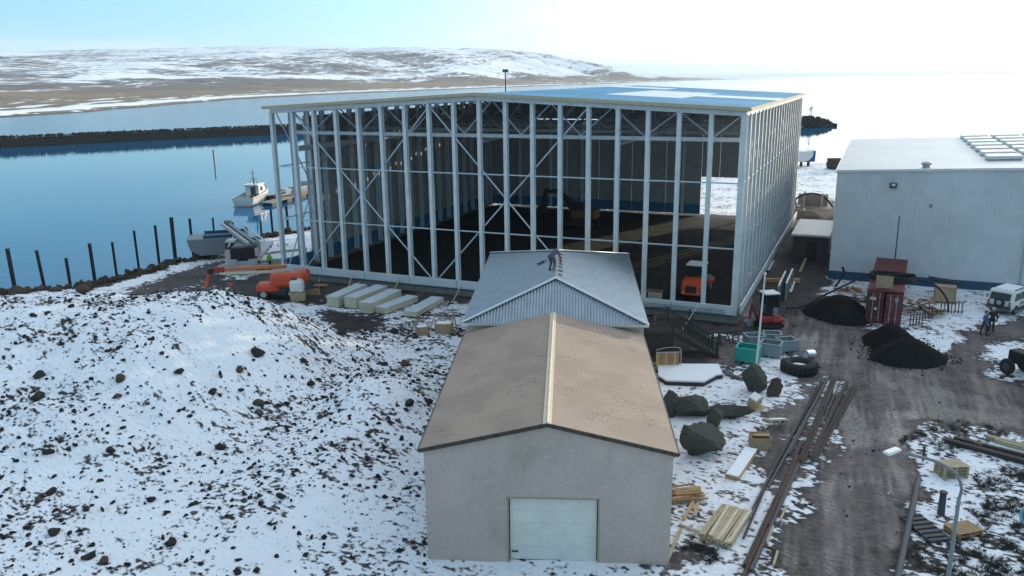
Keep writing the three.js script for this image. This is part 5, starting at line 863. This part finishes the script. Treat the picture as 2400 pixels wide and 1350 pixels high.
// ---------------------------------------------------------------- between the two halls
{
  const form = (label, px, py, L, h) => { const p = gp(px, py), t = thing('formwork_panel', label, 'formwork', p, -HALL_A + Math.PI / 2); obj('sheet', bx(L, h, 0.06, L / 2, h / 2, 0), M.lightGrey, t); obj('top_rail', bx(L, 0.1, 0.12, L / 2, h + 0.02, 0), M.white, t); for (let i = 0; i < 4; i++) obj('stiffener', bx(0.08, h - 0.1, 0.1, 0.2 + i * (L - 0.4) / 3, h / 2, 0.09), M.midGrey, t); };
  form('pale formwork panel set upright in the trench, left of two', 1822, 712, 5.5, 1.5); form('pale formwork panel set upright in the trench, right of two', 1840, 706, 5.5, 1.5);
  [[1862, 605, 1872, 585], [1884, 560, 1902, 540], [1890, 575, 1904, 556], [1800, 640, 1812, 615], [1875, 640, 1892, 600], [1852, 690, 1862, 660], [1880, 505, 1886, 490]].forEach(([x0, y0, x1, y1], i) => { const a = gp(x0, y0).add(V(0, 0.12 + 0.1 * (i % 2), 0)), b = gp(x1, y1).add(V(0, 0.16, 0)); tag(obj('long_plank', beam(a, b, 0.22, 0.05), i % 2 ? M.white : M.woodPale), 'pale plank lying in the dark gap between both halls', 'plank', 'planks between the two halls'); });
  { const t = thing('timber_stringer', 'brown timber beam lying across the trench beside the hall', 'beam', gp(1790, 662), -0.1); obj('beam', bx(3.2, 0.35, 0.3, 1.5, 0.2, 0), M.woodNew, t); }
  // things at the far end of the gap
  const c = gp(1905, 478), t = thing('concrete_block', 'grey concrete block behind a bent pipe at the gap end', 'block', V(c.x, c.y, c.z), -HALL_A); obj('block', rbx(4, 1.5, 1.2, 0.05, 0, 0.7, 0), M.concrete, t);
  const q = gp(1912, 488); const hp = thing('bent_pipe', 'large black pipe arched over the ground at the gap end', 'pipe', V(0, 0, 0)); obj('pipe', tube([q.clone().add(V(-2.6, 0.1, 0)), q.clone().add(V(-2.9, 1.2, 0)), q.clone().add(V(-1.4, 2.0, 0)), q.clone().add(V(0.8, 1.7, 0)), q.clone().add(V(2.2, 0.2, 0.5))], 0.13, 40), M.rubber, hp);
  for (const [i, x, y, lab] of [[0, 1884, 484, 'left'], [1, 1925, 490, 'right']]) { const p = gp(x, y); tag(obj('timber_post', [bx(0.2, 2.2, 0.2, 0, 1, 0), bx(0.28, 0.06, 0.28, 0, 2.1, 0)], M.woodPale).translateX(p.x).translateY(p.y).translateZ(p.z), `pale square post at the gap end, ${lab} of the arched pipe`, 'post'); }
  const e = gp(1880, 500), d = obj('earth_heap', blob(3.2, 61, 1.1, 0.22, 1.6, 0.5, 4), M.stoneBrown); d.position.set(e.x + 0.5, 0, e.z + 1); tag(d, 'low heap of reddish brown earth at the far gap end', 'heap');
}
{ // beyond the halls, by the far quay
  const p = gp(1880, 392), t = thing('blue_float', 'blue and white curved-sided float standing on the far quay', 'float', V(p.x, p.y + 0.2, p.z), 0.2); obj('deck', poly([[-3.5, 0.9], [-3.5, 2.9], [2.3, 3.0], [2.2, 2.0], [1.5, 1.2], [0.2, 0.9]], 3).translate(0, 0, -3), M.white, t); obj('bow', poly([[0.1, 0.85], [1.6, 1.15], [2.32, 2.0], [2.45, 3.05], [2.75, 3.05], [2.7, 0.85]], 3.1).translate(0, 0, -3.02), M.blue, t); for (const x of [-2.4, 0.6, 2.2]) obj('leg', bx(0.4, 1.1, 0.4, x, 0.4, -1.5), M.rustBrown, t);
  const q = G(1953, 408, -1), u = thing('timber_crib', 'brown timber crib standing at the water beyond the warehouse', 'crib', V(q.x + 0.3, -2.4, q.z), 0.2); for (let i = 0; i < 6; i++) obj('log', bx(2.6, 0.7, 2.4, (i % 2) * 0.12, 0.35 + i * 0.75, 0), M.stoneBrown, u);
}

// ---------------------------------------------------------------- yard right of the house
// dark timber landing and stair beside the annex
{
  const o = G(1532, 862), t = thing('timber_stair', 'dark timber landing with railed stair beside the annex', 'stairs', V(8.55, 0, -51.6), -0.06), mt = M.woodDark, H = 1.75;
  for (let i = 0; i < 10; i++) obj('deck_board', bx(0.185, 0.04, 2.6, 0.1 + i * 0.2, H, -0.9), mt, t);
  for (const [x, z] of [[0.08, 0.3], [1.95, 0.3], [0.08, -2.1], [1.95, -2.1]]) obj('post', bx(0.12, H + 1.05, 0.12, x, (H + 1.05) / 2, z), mt, t);
  obj('skirt', [bx(1.8, H - 0.1, 0.05, 1.0, (H - 0.1) / 2, 0.3)], mt, t);
  for (const [y, n] of [[H + 1.0, 'hand_rail'], [H + 0.5, 'mid_rail']]) { obj(n, bx(2.0, 0.06, 0.09, 1.0, y, 0.34), mt, t); obj(n, bx(2.0, 0.06, 0.09, 1.0, y, -2.14), mt, t); }
  for (let i = 0; i < 9; i++) obj('baluster', bx(0.06, 0.9, 0.03, 0.25 + i * 0.2, H + 0.5, 0.36), mt, t);
  const n = 9, run = 2.9; for (let i = 0; i < n; i++) obj('tread', bx(0.34, 0.045, 1.7, 2.15 + (i + 0.5) * run / n, H - (i + 0.6) * H / n, -0.6), mt, t);
  for (const z of [-1.45, 0.25]) {
    obj('stringer', beam(V(2.0, H - 0.1, z), V(2.0 + run + 0.1, -0.05, z), 0.06, 0.28), mt, t); obj('hand_rail', beam(V(2.0, H + 1.0, z), V(2.0 + run, 1.0, z), 0.07, 0.09), mt, t); obj('mid_rail', beam(V(2.0, H + 0.5, z), V(2.0 + run, 0.5, z), 0.06, 0.1), mt, t);
    for (let i = 0; i < 14; i++) { const f = (i + 0.5) / 14, y = lerp(H, 0, f); obj('baluster', bx(0.07, 1.0, 0.04, 2.0 + run * f, y + 0.48, z + 0.05), mt, t); } obj('post', bx(0.12, 1.15, 0.12, 2.0 + run, 0.55, z), mt, t);
  }
}
person('person in dark clothes standing behind the timber stair rail', V(10.0, 0, -55.0).setY(groundY(10, -55)), 0.3, standing([0.02, 0.02, 0.025], [0.02, 0.02, 0.02]), ['cap', [at(new THREE.SphereGeometry(0.125, 16, 8, 0, 6.3, 0, 1.7), 0, 1.66, 0)], M.midGrey]);
{ const t = thing('board_screen', 'brown board screen with grey tube frame below the stair', 'screen', gp(1536, 868), 0.02); for (let i = 0; i < 8; i++) obj('board', bx(0.165, 1.15, 0.03, 0.1 + i * 0.185, 0.62, rr(-0.006, 0.006)), i % 3 ? M.wood : M.woodNew, t); obj('tube_frame', [tube([V(0.0, 1.4, 0.02), V(0.8, 1.42, -0.35), V(1.55, 1.4, -0.3), V(1.6, 1.2, 0.05)], 0.025, 30), rod(V(0, 1.25, 0.05), V(1.55, 1.25, 0.05), 0.03), rod(V(1.58, 0.05, 0.05), V(1.58, 1.25, 0.05), 0.03)], M.lightGrey, t); }
// trestle with a white batten, saw horses
{ const p = gp(1618, 782), t = thing('trestle', 'dark two-legged trestle with white batten behind the stair', 'trestle', p); obj('leg', bx(0.1, 1.9, 0.1, -0.12, 0.95, 0), M.woodDark, t); obj('leg', bx(0.1, 1.7, 0.1, 0.12, 0.85, 0), M.woodDark, t); obj('batten', rod(V(-0.6, 0.4, 0.1), V(0.5, 2.3, 0.05), 0.035), M.white, t); }
[[1672, 806, 'left'], [1695, 806, 'middle'], [1718, 800, 'right']].forEach(([x, y, w], i) => { const t = thing('saw_horse', `small dark saw horse on the snow, ${w} of three by the mud`, 'saw horse', gp(x, y), 0.4 * i); obj('top', bx(0.8, 0.09, 0.1, 0, 0.82, 0), M.woodDark, t); for (const sx of [-1, 1]) for (const sz of [-1, 1]) obj('leg', beam(V(sx * 0.3, 0.8, 0), V(sx * 0.38, 0, sz * 0.26), 0.05, 0.06), M.woodDark, t); });
// site fence basket against the plinth
{ const t = thing('mesh_basket', 'greyish wire mesh basket standing against the hall plinth', 'basket', gp(1514, 722), -HALL_A); for (let i = 0; i < 9; i++) { obj('bar', bx(0.03, 1.1, 0.03, i * 0.14, 0.55, 0), M.wood, t); obj('bar', bx(0.03, 1.1, 0.03, i * 0.14, 0.55, -0.7), M.wood, t); } obj('rim', [bx(1.2, 0.05, 0.05, 0.56, 1.1, 0), bx(1.2, 0.05, 0.05, 0.56, 1.1, -0.7), bx(0.05, 0.05, 0.7, 0, 1.1, -0.35), bx(0.05, 0.05, 0.7, 1.14, 1.1, -0.35)], M.wood, t); obj('sheet_lining', bx(1.1, 0.9, 0.04, 0.56, 0.5, -0.5), M.white, t); }
// mini excavator
{
  const t = thing('mini_excavator', 'small red mini excavator with black cab at the hall corner', 'excavator', gp(1798, 766), 0.15);
  for (const z of [-0.5, 0.5]) obj('track', rbx(1.7, 0.4, 0.3, 0.18, 0, 0.2, z), M.rubber, t); obj('body', [rbx(1.5, 0.5, 1.3, 0.1, 0, 0.72, 0)], M.red, t); obj('counterweight', rbx(0.9, 0.35, 1.35, 0.12, 0.5, 0.62, 0.1), M.red, t);
  const cab = obj('cab', poly([[-0.5, 0], [-0.45, 1.55], [0.45, 1.55], [0.5, 0.75], [0.2, 0.1], [0.1, 0]], 1.0, 0.05).translate(0.05, 0.98, -0.5), M.glass, t); obj('cab_roof', rbx(1.15, 0.12, 1.15, 0.05, 0.02, 2.62, 0), M.white, cab); obj('cab_post', [bx(0.07, 1.6, 0.07, -0.45, 1.8, 0.53), bx(0.07, 1.6, 0.07, 0.5, 1.8, 0.53)], M.black, cab); obj('seat', rbx(0.4, 0.6, 0.4, 0.08, 0.28, 1.3, 0.45), M.midGrey, cab);
  obj('boom', [beam(V(-0.8, 0.7, -0.1), V(-1.2, 1.7, -0.2), 0.14, 0.18)], M.contRed, t); obj('dipper', [beam(V(-1.2, 1.75, -0.2), V(-1.35, 0.5, -0.2), 0.12, 0.14)], M.contRed, t); obj('bucket', poly([[-0.2, 0.1], [0.2, 0.3], [0.3, -0.1], [0, -0.25]], 0.5).translate(-1.5, 0.35, -0.45), M.midGrey, t); obj('blade', bx(0.1, 0.3, 1.3, 0.98, 0.2, 0), M.red, t);
}
// snowed-over terrace
{
  const pts = [[1541, 864], [1684, 864], [1694, 887], [1680, 889], [1649, 906], [1562, 903], [1543, 891]].map((p) => G(...p)), c = pts[0], o = pts.map((p) => [p.x - c.x, -(p.z - c.z)]); const t = thing('terrace', 'low terrace slab under smooth snow below the timber stair', 'terrace', V(c.x, 0, c.z));
  obj('slab', poly(o, 0.22).rotateX(-Math.PI / 2), M.woodDark, t); obj('snow_cover', poly(o.map(([x, y]) => [x * 0.985 + 0.02, y * 0.97 - 0.02]), 0.07, 0.03).rotateX(-Math.PI / 2).translate(0, 0.24, 0), M.snow, t);
  [[1718, 878, 1650, 864], [1745, 893, 1700, 878]].forEach(([x0, y0, x1, y1], i) => tag(obj('edging_kerb', beam(gp(x0, y0).add(V(0, 0.08, 0)), gp(x1, y1).add(V(0, 0.08, 0)), 0.14, 0.22), M.concrete), i ? 'curb stone strip right of the terrace, nearest the flagpole' : 'curb stone strip right of the terrace, touching its corner', 'kerb'));
}
// fish tubs
function tub(label, p, turn, mat, s = 1, tilt = 0) {
  const t = thing('fish_tub', label, 'tub', p, turn), w = 1.25 * s, d = 1.05 * s, h = 0.78 * s; t.rotation.x = tilt;
  obj('wall', [rbx(w, h, 0.08, 0.03, 0, h / 2 + 0.12, d / 2), rbx(w, h, 0.08, 0.03, 0, h / 2 + 0.12, -d / 2), rbx(0.08, h, d, 0.03, -w / 2, h / 2 + 0.12, 0), rbx(0.08, h, d, 0.03, w / 2, h / 2 + 0.12, 0)], mat, t); obj('floor', bx(w, 0.06, d, 0, 0.15, 0), mat, t);
  obj('rim', [rbx(w + 0.14, 0.09, 0.14, 0.03, 0, h + 0.13, d / 2), rbx(w + 0.14, 0.09, 0.14, 0.03, 0, h + 0.13, -d / 2), rbx(0.14, 0.088, d, 0.03, -w / 2, h + 0.131, 0), rbx(0.14, 0.088, d, 0.03, w / 2, h + 0.131, 0)], mat, t); for (const x of [-0.42, 0, 0.42]) obj('foot', bx(0.16 * s, 0.12, d, x * s, 0.06, 0), mat, t); return t;
}
tub('turquoise plastic fish tub with dark inside near the flagpole', gp(1752, 846), -0.45, M.teal, 1.12); tub('grey fish tub behind the turquoise tub', gp(1766, 812), 0.1, M.tubGrey, 0.95); tub('grey fish tub with snowy rim right of flagpole, nearest', gp(1806, 832), -0.5, M.tubGrey, 1.02); tub('grey fish tub standing behind the snowy-rimmed tub', gp(1808, 806), -0.2, M.tubGrey, 0.9); tub('grey fish tub at right end of the tub group', gp(1842, 822), 0.2, M.tubGrey, 0.9);
// old tyre lying flat, filled with snow
{ const p = gp(1872, 870), t = thing('old_tyre', 'huge old tyre lying flat in the snow beside the road', 'tyre', p, 0.3); obj('tyre', at(new THREE.TorusGeometry(0.78, 0.32, 14, 36).scale(1, 1, 1.15), 0, 0.34, 0, Math.PI / 2), M.rubber, t); obj('snow_fill', at(new THREE.CylinderGeometry(0.55, 0.55, 0.12, 24), 0, 0.36, 0), M.snow, t); for (let i = 0; i < 22; i++) { const a = i / 22 * 6.283; obj('tread_lug', bx(0.1, 0.5, 0.16, Math.cos(a) * 1.08, 0.34, Math.sin(a) * 1.08, 0, -a, 0), M.rubber, t); } }
{ const p = gp(1896, 838), t = thing('scrap_drum', 'crumpled silvery drum beyond the huge old tyre', 'drum', p, 0.5); obj('shell', cy(0.25, 0.3, 0.7, 0, 0.28, 0, 0, 0, 1.4), M.galvEdge, t); obj('rim', at(new THREE.TorusGeometry(0.29, 0.03, 8, 20), -0.34, 0.22, 0, 0, Math.PI / 2), M.midGrey, t); }
// flagpole and standing stones
{ const p = gp(1771, 872), t = thing('flagpole', 'tall white flagpole rising from the standing stones', 'flagpole', p); obj('pole', cy(0.045, 0.075, 6.3, 0, 3.15, 0, 0, 0, -0.0), M.white, t); obj('knob', new THREE.SphereGeometry(0.08, 12, 8).translate(0, 6.34, 0), M.white, t); obj('foot', cy(0.16, 0.18, 0.12, 0, 0.06, 0), M.concrete, t); t.rotation.z = -0.03; }
function stone(label, px, py, r, sx, sy, sz, seed, mat = M.stone, turn = 0, sink = 0.75) { const p = gp(px, py), m = obj('standing_stone', blob(r, seed, sx, sy, sz, 0.4, 4), mat); m.position.set(p.x, p.y + r * sy * sink * 0.8, p.z - r * sz * 0.5); m.rotation.y = turn; tag(m, label, 'stone'); return m; }
stone('tall olive standing stone at the foot of the flagpole', 1772, 922, 1.2, 0.95, 1.0, 0.6, 21); stone('round brown stone disc leaning beside the standing stone', 1816, 930, 0.72, 0.9, 1, 0.45, 22, M.stoneBrown); stone('smooth olive stone against the right eave of the house', 1572, 980, 1.0, 0.8, 1.0, 0.6, 23); stone('long low dark boulder just right of the house eave', 1626, 980, 1.2, 1.35, 0.55, 0.8, 24); stone('flat dark boulder right of the long low boulder', 1716, 984, 1.0, 1.35, 0.55, 0.7, 25); 
stone('massive dark boulder with brown streak on the snow', 1650, 1072, 1.3, 1.1, 0.85, 0.7, 26, M.stone, 0.2); stone('pointed dark stone resting behind the massive boulder', 1675, 1010, 0.85, 0.9, 1.1, 0.6, 27, M.stone, 0.5);
// timber odds and ends
{
  const boards = (name, label, px, py, n, L, w, h, turn, mat, jit = 0.05, layers = 1, gap = 1.15) => { const t = thing(name, label, 'timber', gp(px, py), turn); for (let k = 0; k < layers; k++) for (let i = 0; i < n; i++) obj('board', bx(L * rr(0.92, 1.02), h * 0.94, w, rr(-jit, jit) * 3, h / 2 + k * h * 1.02, (i - (n - 1) / 2) * w * gap + rr(-jit, jit), 0, rr(-jit, jit), 0), Array.isArray(mat) ? mat[(i + k) % mat.length] : mat, t); return t; };
  const dirT = (a, b) => turnTo(G(...a), G(...b));
  const snowPlank = boards('plank_stack', 'snow-topped plank stack pointing away from the big boulder', 1738, 1092, 3, 3.4, 0.2, 0.09, dirT([1705, 1135], [1768, 1045]), M.woodNew, 0.01, 2, 1.03); obj('snow_cover', rbx(3.3, 0.06, 0.6, 0.03, 0, 0.22, 0), M.snow, snowPlank);
  boards('board_bundle', 'big bundle of pale boards and poles on the snow', 1700, 1240, 9, 2.9, 0.13, 0.11, dirT([1668, 1290], [1735, 1190]), [M.woodPale, M.cream, M.woodPale], 0.03, 3, 1.1);
  boards('kindling_heap', 'heap of short brown boards against the house corner', 1606, 1166, 11, 1.3, 0.07, 0.06, 0.2, [M.woodNew, M.wood], 0.08, 4, 1.5);
  { const t = thing('wooden_crate', 'open wooden crate of timber scraps beside the muddy path', 'crate', gp(1780, 1046), -0.1); obj('panel', bx(0.95, 0.62, 0.04, 0, 0.31, 0.4), M.ply, t); obj('panel', bx(0.95, 0.62, 0.04, 0, 0.31, -0.4), M.ply, t); obj('panel', bx(0.04, 0.62, 0.78, -0.46, 0.31, 0), M.ply, t); obj('panel', bx(0.04, 0.62, 0.78, 0.46, 0.31, 0), M.ply, t); for (let i = 0; i < 6; i++) obj('offcut', bx(0.7, 0.07, 0.12, rr(-0.06, 0.06), 0.5 + 0.05 * i, -0.3 + i * 0.12, rr(-0.2, 0.2), rr(-0.3, 0.3), rr(-0.2, 0.2)), M.woodNew, t); }
  const pl = pallet('snowy slatted pallet leaning behind the open wooden crate', gp(1818, 1000).add(V(0, 0.3, 0)), 0.15, -0.25, M.woodPale); obj('snow', rbx(0.9, 0.04, 0.3, 0.02, 0, 0.17, 0.1), M.snow, pl);
  const tw = thing('toppled_box', 'toppled timber box on boards before the round stone disc', 'box', gp(1768, 958), 0.5); obj('box', [bx(0.7, 0.5, 0.5, 0, 0.45, 0, 0.35, 0.3, 0.25)], M.woodPale, tw); obj('lid', bx(0.6, 0.04, 0.5, -0.05, 0.74, 0.06, 0.35, 0.3, 0.25), M.white, tw); for (let i = 0; i < 5; i++) obj('slat', bx(1.1, 0.05, 0.09, 0, 0.06 + 0.012 * i, -0.3 + i * 0.18, 0, 0.12 * (i - 2), 0), M.woodNew, tw);
  [[[1563, 1318], [1596, 1245]], [[1602, 1222], [1625, 1180]], [[1592, 1232], [1640, 1252]], [[1622, 1196], [1638, 1200]], [[1640, 1165], [1628, 1215]]].forEach(([a, b], i) => tag(obj('loose_plank', beam(gp(...a).add(V(0, 0.06, 0)), gp(...b).add(V(0, 0.1, 0)), 0.14, 0.04), i % 2 ? M.woodNew : M.woodPale), 'loose plank on the snow along the house wall', 'plank', 'loose planks by the house'));
  // long rails and bars beside the road
  const bars = [[[1955, 890], [1876, 1090], 0.34, 0], [[2000, 912], [1905, 1085], 0.34, 0], [[1985, 900], [1900, 1075], 0.18, 0], [[1945, 880], [1848, 1070], 0.10, 1], [[1938, 895], [1800, 1150], 0.09, 1], [[1925, 900], [1770, 1185], 0.09, 2], [[1915, 905], [1755, 1215], 0.08, 1], [[1880, 1040], [1745, 1335], 0.14, 0], [[1868, 1080], [1738, 1370], 0.22, 3], [[1880, 1075], [1760, 1345], 0.12, 1], [[1858, 1090], [1800, 1240], 0.10, 0], [[1845, 1110], [1770, 1280], 0.08, 1], [[1830, 1060], [1742, 1270], 0.08, 2], [[1842, 1195], [1828, 1228], 0.07, 4], [[1812, 1242], [1796, 1278], 0.07, 4], [[1966, 880], [1930, 960], 0.07, 1], [[1975, 885], [1925, 1000], 0.06, 1], [[1935, 890], [1895, 960], 0.06, 2], [[1788, 1285], [1825, 1300], 0.09, 3], [[1822, 1300], [1812, 1335], 0.08, 4], [[1766, 1316], [1800, 1318], 0.06, 3]];
  const mats = [M.rustBrown, M.darkGrey, M.woodDark, M.rustSteel, M.woodPale];
  let nThin = 0, nWide = 0;
  bars.forEach(([a, b, w, m], i) => { const p = gp(...a), q = gp(...b); p.y += 0.1 + 0.03 * (i % 3); q.y += 0.1 + 0.03 * ((i + 1) % 3); const wide = w > 0.2; tag(obj('long_bar', [beam(p, q, w, wide ? 0.05 : w), ...(wide ? [beam(p.clone().add(V(0, 0.1, 0)), q.clone().add(V(0, 0.1, 0)), 0.05, 0.16)] : [])], mats[m]), wide ? ['broad brown rail of the roadside bundle, nearest the tyre', 'broad brown rail of the roadside bundle, nearest the road', 'long reddish brown rail running down to the picture bottom'][nWide++] : m === 4 ? `short pale bar at the road edge, ${['farthest', 'middle', 'nearest'][Math.min(2, i - 13)]} of three` : i > 17 ? `short rusty bar by the nearest rail ends, ${i === 18 ? 'farther' : 'nearer'} one` : `thin dark bar in the ${i < 4 || i > 14 ? 'far' : i < 8 ? 'middle' : 'near'} part of the roadside bundle`, 'bar', wide ? 'broad rails by the road' : m === 4 ? 'short pale bars by the road' : 'thin bars by the road'); });
  // right-hand snow field
  const beams2 = [[[2215, 1036], [2420, 1092], 0.3, 0], [[2235, 1032], [2420, 1080], 0.22, 2], [[2310, 1028], [2430, 1058], 0.16, 4], [[2330, 1036], [2440, 1068], 0.14, 4], [[2260, 1034], [2300, 1052], 0.2, 3]];
  beams2.forEach(([a, b, w, m], i) => tag(obj('timber_beam', beam(gp(...a).add(V(0, 0.12, 0)), gp(...b).add(V(0, 0.16, 0)), w, 0.2), [M.woodDark, M.darkGrey, M.woodDark, M.rustSteel, M.woodPale][m]), i < 2 ? `long dark beam on the right snow field, ${i ? 'farther' : 'nearer'} one` : i < 4 ? `pale beam at the right frame edge, ${i === 2 ? 'farther' : 'nearer'} one` : 'short reddish beam between dark beams and pallet', 'beam'));
  for (const [k, x, y, lab, s] of [[0, 2228, 1112, 'stack of pale pallets on the snow behind the street lamp', 4], [1, 2256, 1250, 'greyish pallets on the snow beside the street lamp pole', 2]]) for (let i = 0; i < s; i++) { const p = gp(x, y); p.y += i * 0.15; pallet(lab, p, 0.12 + (k ? 0.15 : -0.05) + rr(-0.03, 0.03), 0, k ? M.wood : M.woodPale, k ? 'pallets near the lamp' : 'stacked pale pallets'); }
  { const p = G(2152, 1124, 0), q = G(2108, 1352, 0); tag(obj('dark_pole', [rod(gp(2100, 1372).add(V(0, 0.12, 0)), gp(2152, 1128).add(V(0, 0.16, 0)), 0.13, 10)], M.darkGrey), 'long dark pole lying along the right road edge', 'pole'); }
  { const t = thing('steel_grating', 'dark rectangular steel plate lying in the right snow', 'plate', gp(2166, 1240), 0.15); obj('plate', rbx(0.95, 0.12, 2.0, 0.02, 0, 0.08, 0), M.darkGrey, t); for (let i = 0; i < 6; i++) obj('rib', bx(0.85, 0.05, 0.06, 0, 0.16, -0.8 + i * 0.32), M.black, t); }
  { const t = thing('bollard_post', 'short dark post standing in snow left of the lamp', 'post', gp(2205, 1205)); obj('post', cy(0.13, 0.15, 1.0, 0, 0.5, 0), M.darkGrey, t); obj('cap', cy(0.16, 0.16, 0.06, 0, 1.02, 0), M.black, t); }
  { const t = thing('fence_stake', 'thin dark stake by the road at snow field corner', 'stake', gp(2163, 1078)); obj('stake', bx(0.08, 0.7, 0.08, 0, 0.35, 0), M.woodDark, t); obj('tip', bx(0.1, 0.04, 0.1, 0, 0.7, 0), M.black, t); }
  { const t = thing('pipe_section', 'pale blue pipe section with dark mouth at right edge', 'pipe', gp(2436, 1236), 0.5); const pg2 = new THREE.CylinderGeometry(0.55, 0.55, 1.6, 28, 1, true).rotateZ(Math.PI / 2).translate(0.4, 0.5, 0), m2 = std([0.25, 0.42, 0.5], 0.5, { side: THREE.DoubleSide }); obj('shell', pg2, m2, t); obj('collar', at(new THREE.TorusGeometry(0.56, 0.07, 8, 28), -0.4, 0.5, 0, 0, Math.PI / 2), m2, t); obj('inner', new THREE.CylinderGeometry(0.48, 0.48, 1.5, 24).rotateZ(Math.PI / 2).translate(0.5, 0.5, 0), M.glass, t); }
}
// street lamp with arched arm
{
  const b = V(13.8, 0, -23); b.y = groundY(b.x, b.z); const t = thing('street_lamp', 'arched grey street lamp over the road in the near right', 'lamp post', b);
  obj('pole', cy(0.055, 0.085, 5.2, 0, 2.6, 0, 0, 0, 0, 12), M.midGrey, t); obj('arm', tube([V(0, 5.15, 0), V(0.05, 5.5, -0.02), V(-0.12, 5.95, -0.15), V(-0.55, 6.2, -0.4), V(-1.25, 6.3, -0.75), V(-1.45, 6.3, -0.85)], 0.05, 40), M.midGrey, t); const hd = obj('lamp_head', rbx(0.62, 0.1, 0.26, 0.04, -1.75, 6.32, -0.98, 0, 0.5, 0.03), M.white, t); obj('lens', rbx(0.4, 0.05, 0.18, 0.02, -1.78, 6.26, -1.0, 0, 0.5, 0), M.glass, hd); obj('service_door', bx(0.08, 0.35, 0.02, 0, 1.0, 0.085), M.darkGrey, t);
}
// heather and dry stalks showing through the snow on the right
{
  const g = mergeGeometries(Array.from({ length: 9 }, (_, i) => clean(new THREE.ConeGeometry(0.016, 0.3, 3).translate(0, 0.14, 0).applyMatrix4(new THREE.Matrix4().makeRotationFromEuler(new THREE.Euler(Math.cos(i * 2.4) * 0.8, i, Math.sin(i * 2.4) * 0.8))))));
  const L = []; const seeds = [[2355, 1130, 0.9], [2350, 1180, 0.8], [2345, 1215, 0.9], [2370, 1260, 1.2], [2330, 1290, 1.1], [2390, 1330, 1.2], [2300, 1340, 1.3], [2200, 1310, 1.0], [2260, 1330, 1], [2380, 1110, 0.7], [1640, 1300, 0.6], [2190, 1040, 1.2], [2260, 1010, 1.4]];
  for (const [px, py, r] of seeds) { const c = G(px, py); for (let i = 0; i < 120; i++) { const a = rr(0, 6.3), d = r * Math.sqrt(rnd()) * 1.1, x = c.x + Math.cos(a) * d * 1.3, z = c.z + Math.sin(a) * d; if (fbm(x * 1.6, z * 1.6, 2) < 0.42) continue; L.push([x, groundY(x, z) - 0.02, z, rr(0.5, 1.15)]); } }
  const m = new THREE.InstancedMesh(g, std([0.045, 0.045, 0.03], 1), L.length), o = new THREE.Object3D(); L.forEach(([x, y, z, s], i) => { o.position.set(x, y, z); o.rotation.set(0, rr(0, 6), 0); o.scale.setScalar(s); o.updateMatrix(); m.setMatrixAt(i, o.matrix); }); m.name = 'heather'; m.castShadow = m.receiveShadow = true; m.userData = { kind: 'stuff', label: 'dark heather and dry stalks poking through the snow', category: 'heather' }; scene.add(m);
}
// roofer on the annex ridge, bending over the sheets
{
  const p = G(1294, 634, 6.95), jac = [0.06, 0.08, 0.11], leg = [0.05, 0.07, 0.1], arm = [0.16, 0.05, 0.04];
  const B = [[[-0.09, 0.86, -0.1], [0.09, 0.86, -0.1], 0.13, 0.13, leg], [[0, 0.9, -0.1], [0, 1.12, 0.28], 0.14, 0.16, jac], [[-0.15, 1.1, 0.3], [0.15, 1.1, 0.3], 0.085, 0.085, jac], [[0, 1.12, 0.3], [0, 1.1, 0.46], 0.08, 0.06, jac], [[0, 1.1, 0.48], [0, 1.05, 0.56], 0.095, 0.09, SKIN]];
  for (const s of [-1, 1]) B.push([[s * 0.1, 0.84, -0.1], [s * 0.14, 0.45, 0.08], 0.1, 0.07, leg], [[s * 0.14, 0.45, 0.08], [s * 0.15, 0.08, -0.06], 0.07, 0.05, leg], [[s * 0.15, 0.05, -0.08], [s * 0.16, 0.04, 0.12], 0.05, 0.042, [0.02, 0.02, 0.02]], [[s * 0.19, 1.08, 0.32], [s * 0.26, 0.8, 0.42], 0.068, 0.05, arm], [[s * 0.26, 0.8, 0.42], [s * 0.2, 0.5, 0.55], 0.05, 0.036, arm], [[s * 0.2, 0.5, 0.55], [s * 0.19, 0.42, 0.58], 0.036, 0.028, SKIN], [[s * 0.17, 0.44, 0.58], [s * 0.16, 0.35, 0.6], 0.011, 0.009, SKIN], [[s * 0.19, 0.43, 0.59], [s * 0.19, 0.33, 0.62], 0.011, 0.009, SKIN], [[s * 0.21, 0.44, 0.58], [s * 0.22, 0.35, 0.61], 0.011, 0.009, SKIN], [[s * 0.23, 0.45, 0.57], [s * 0.25, 0.37, 0.59], 0.01, 0.009, SKIN], [[s * 0.18, 0.48, 0.54], [s * 0.14, 0.42, 0.56], 0.012, 0.01, SKIN]);
  person('person in dark work clothes bending over on the metal roof ridge', V(p.x, p.y - 0.02, p.z), 2.4, B, ['cap', [at(new THREE.SphereGeometry(0.12, 14, 8, 0, 6.3, 0, 1.7), 0, 1.1, 0.53, 0.9)], M.midGrey]);
  const q = G(1268, 618, 6.75), t = tag(obj('roofing_tool', [rbx(0.5, 0.09, 0.16, 0.03, 0, 0.06, 0), cy(0.03, 0.03, 0.4, 0.25, 0.09, 0, 0, 0, 1.4)], M.rustBrown), 'brown roofing tool lying on the metal roof beside the roofer', 'tool'); t.position.copy(q); t.rotation.set(0, 0.1, 0.33);
}

scene.fog = new THREE.FogExp2(new THREE.Color(0.78, 0.88, 1.0), 0.0001);
renderer.render(scene, camera);
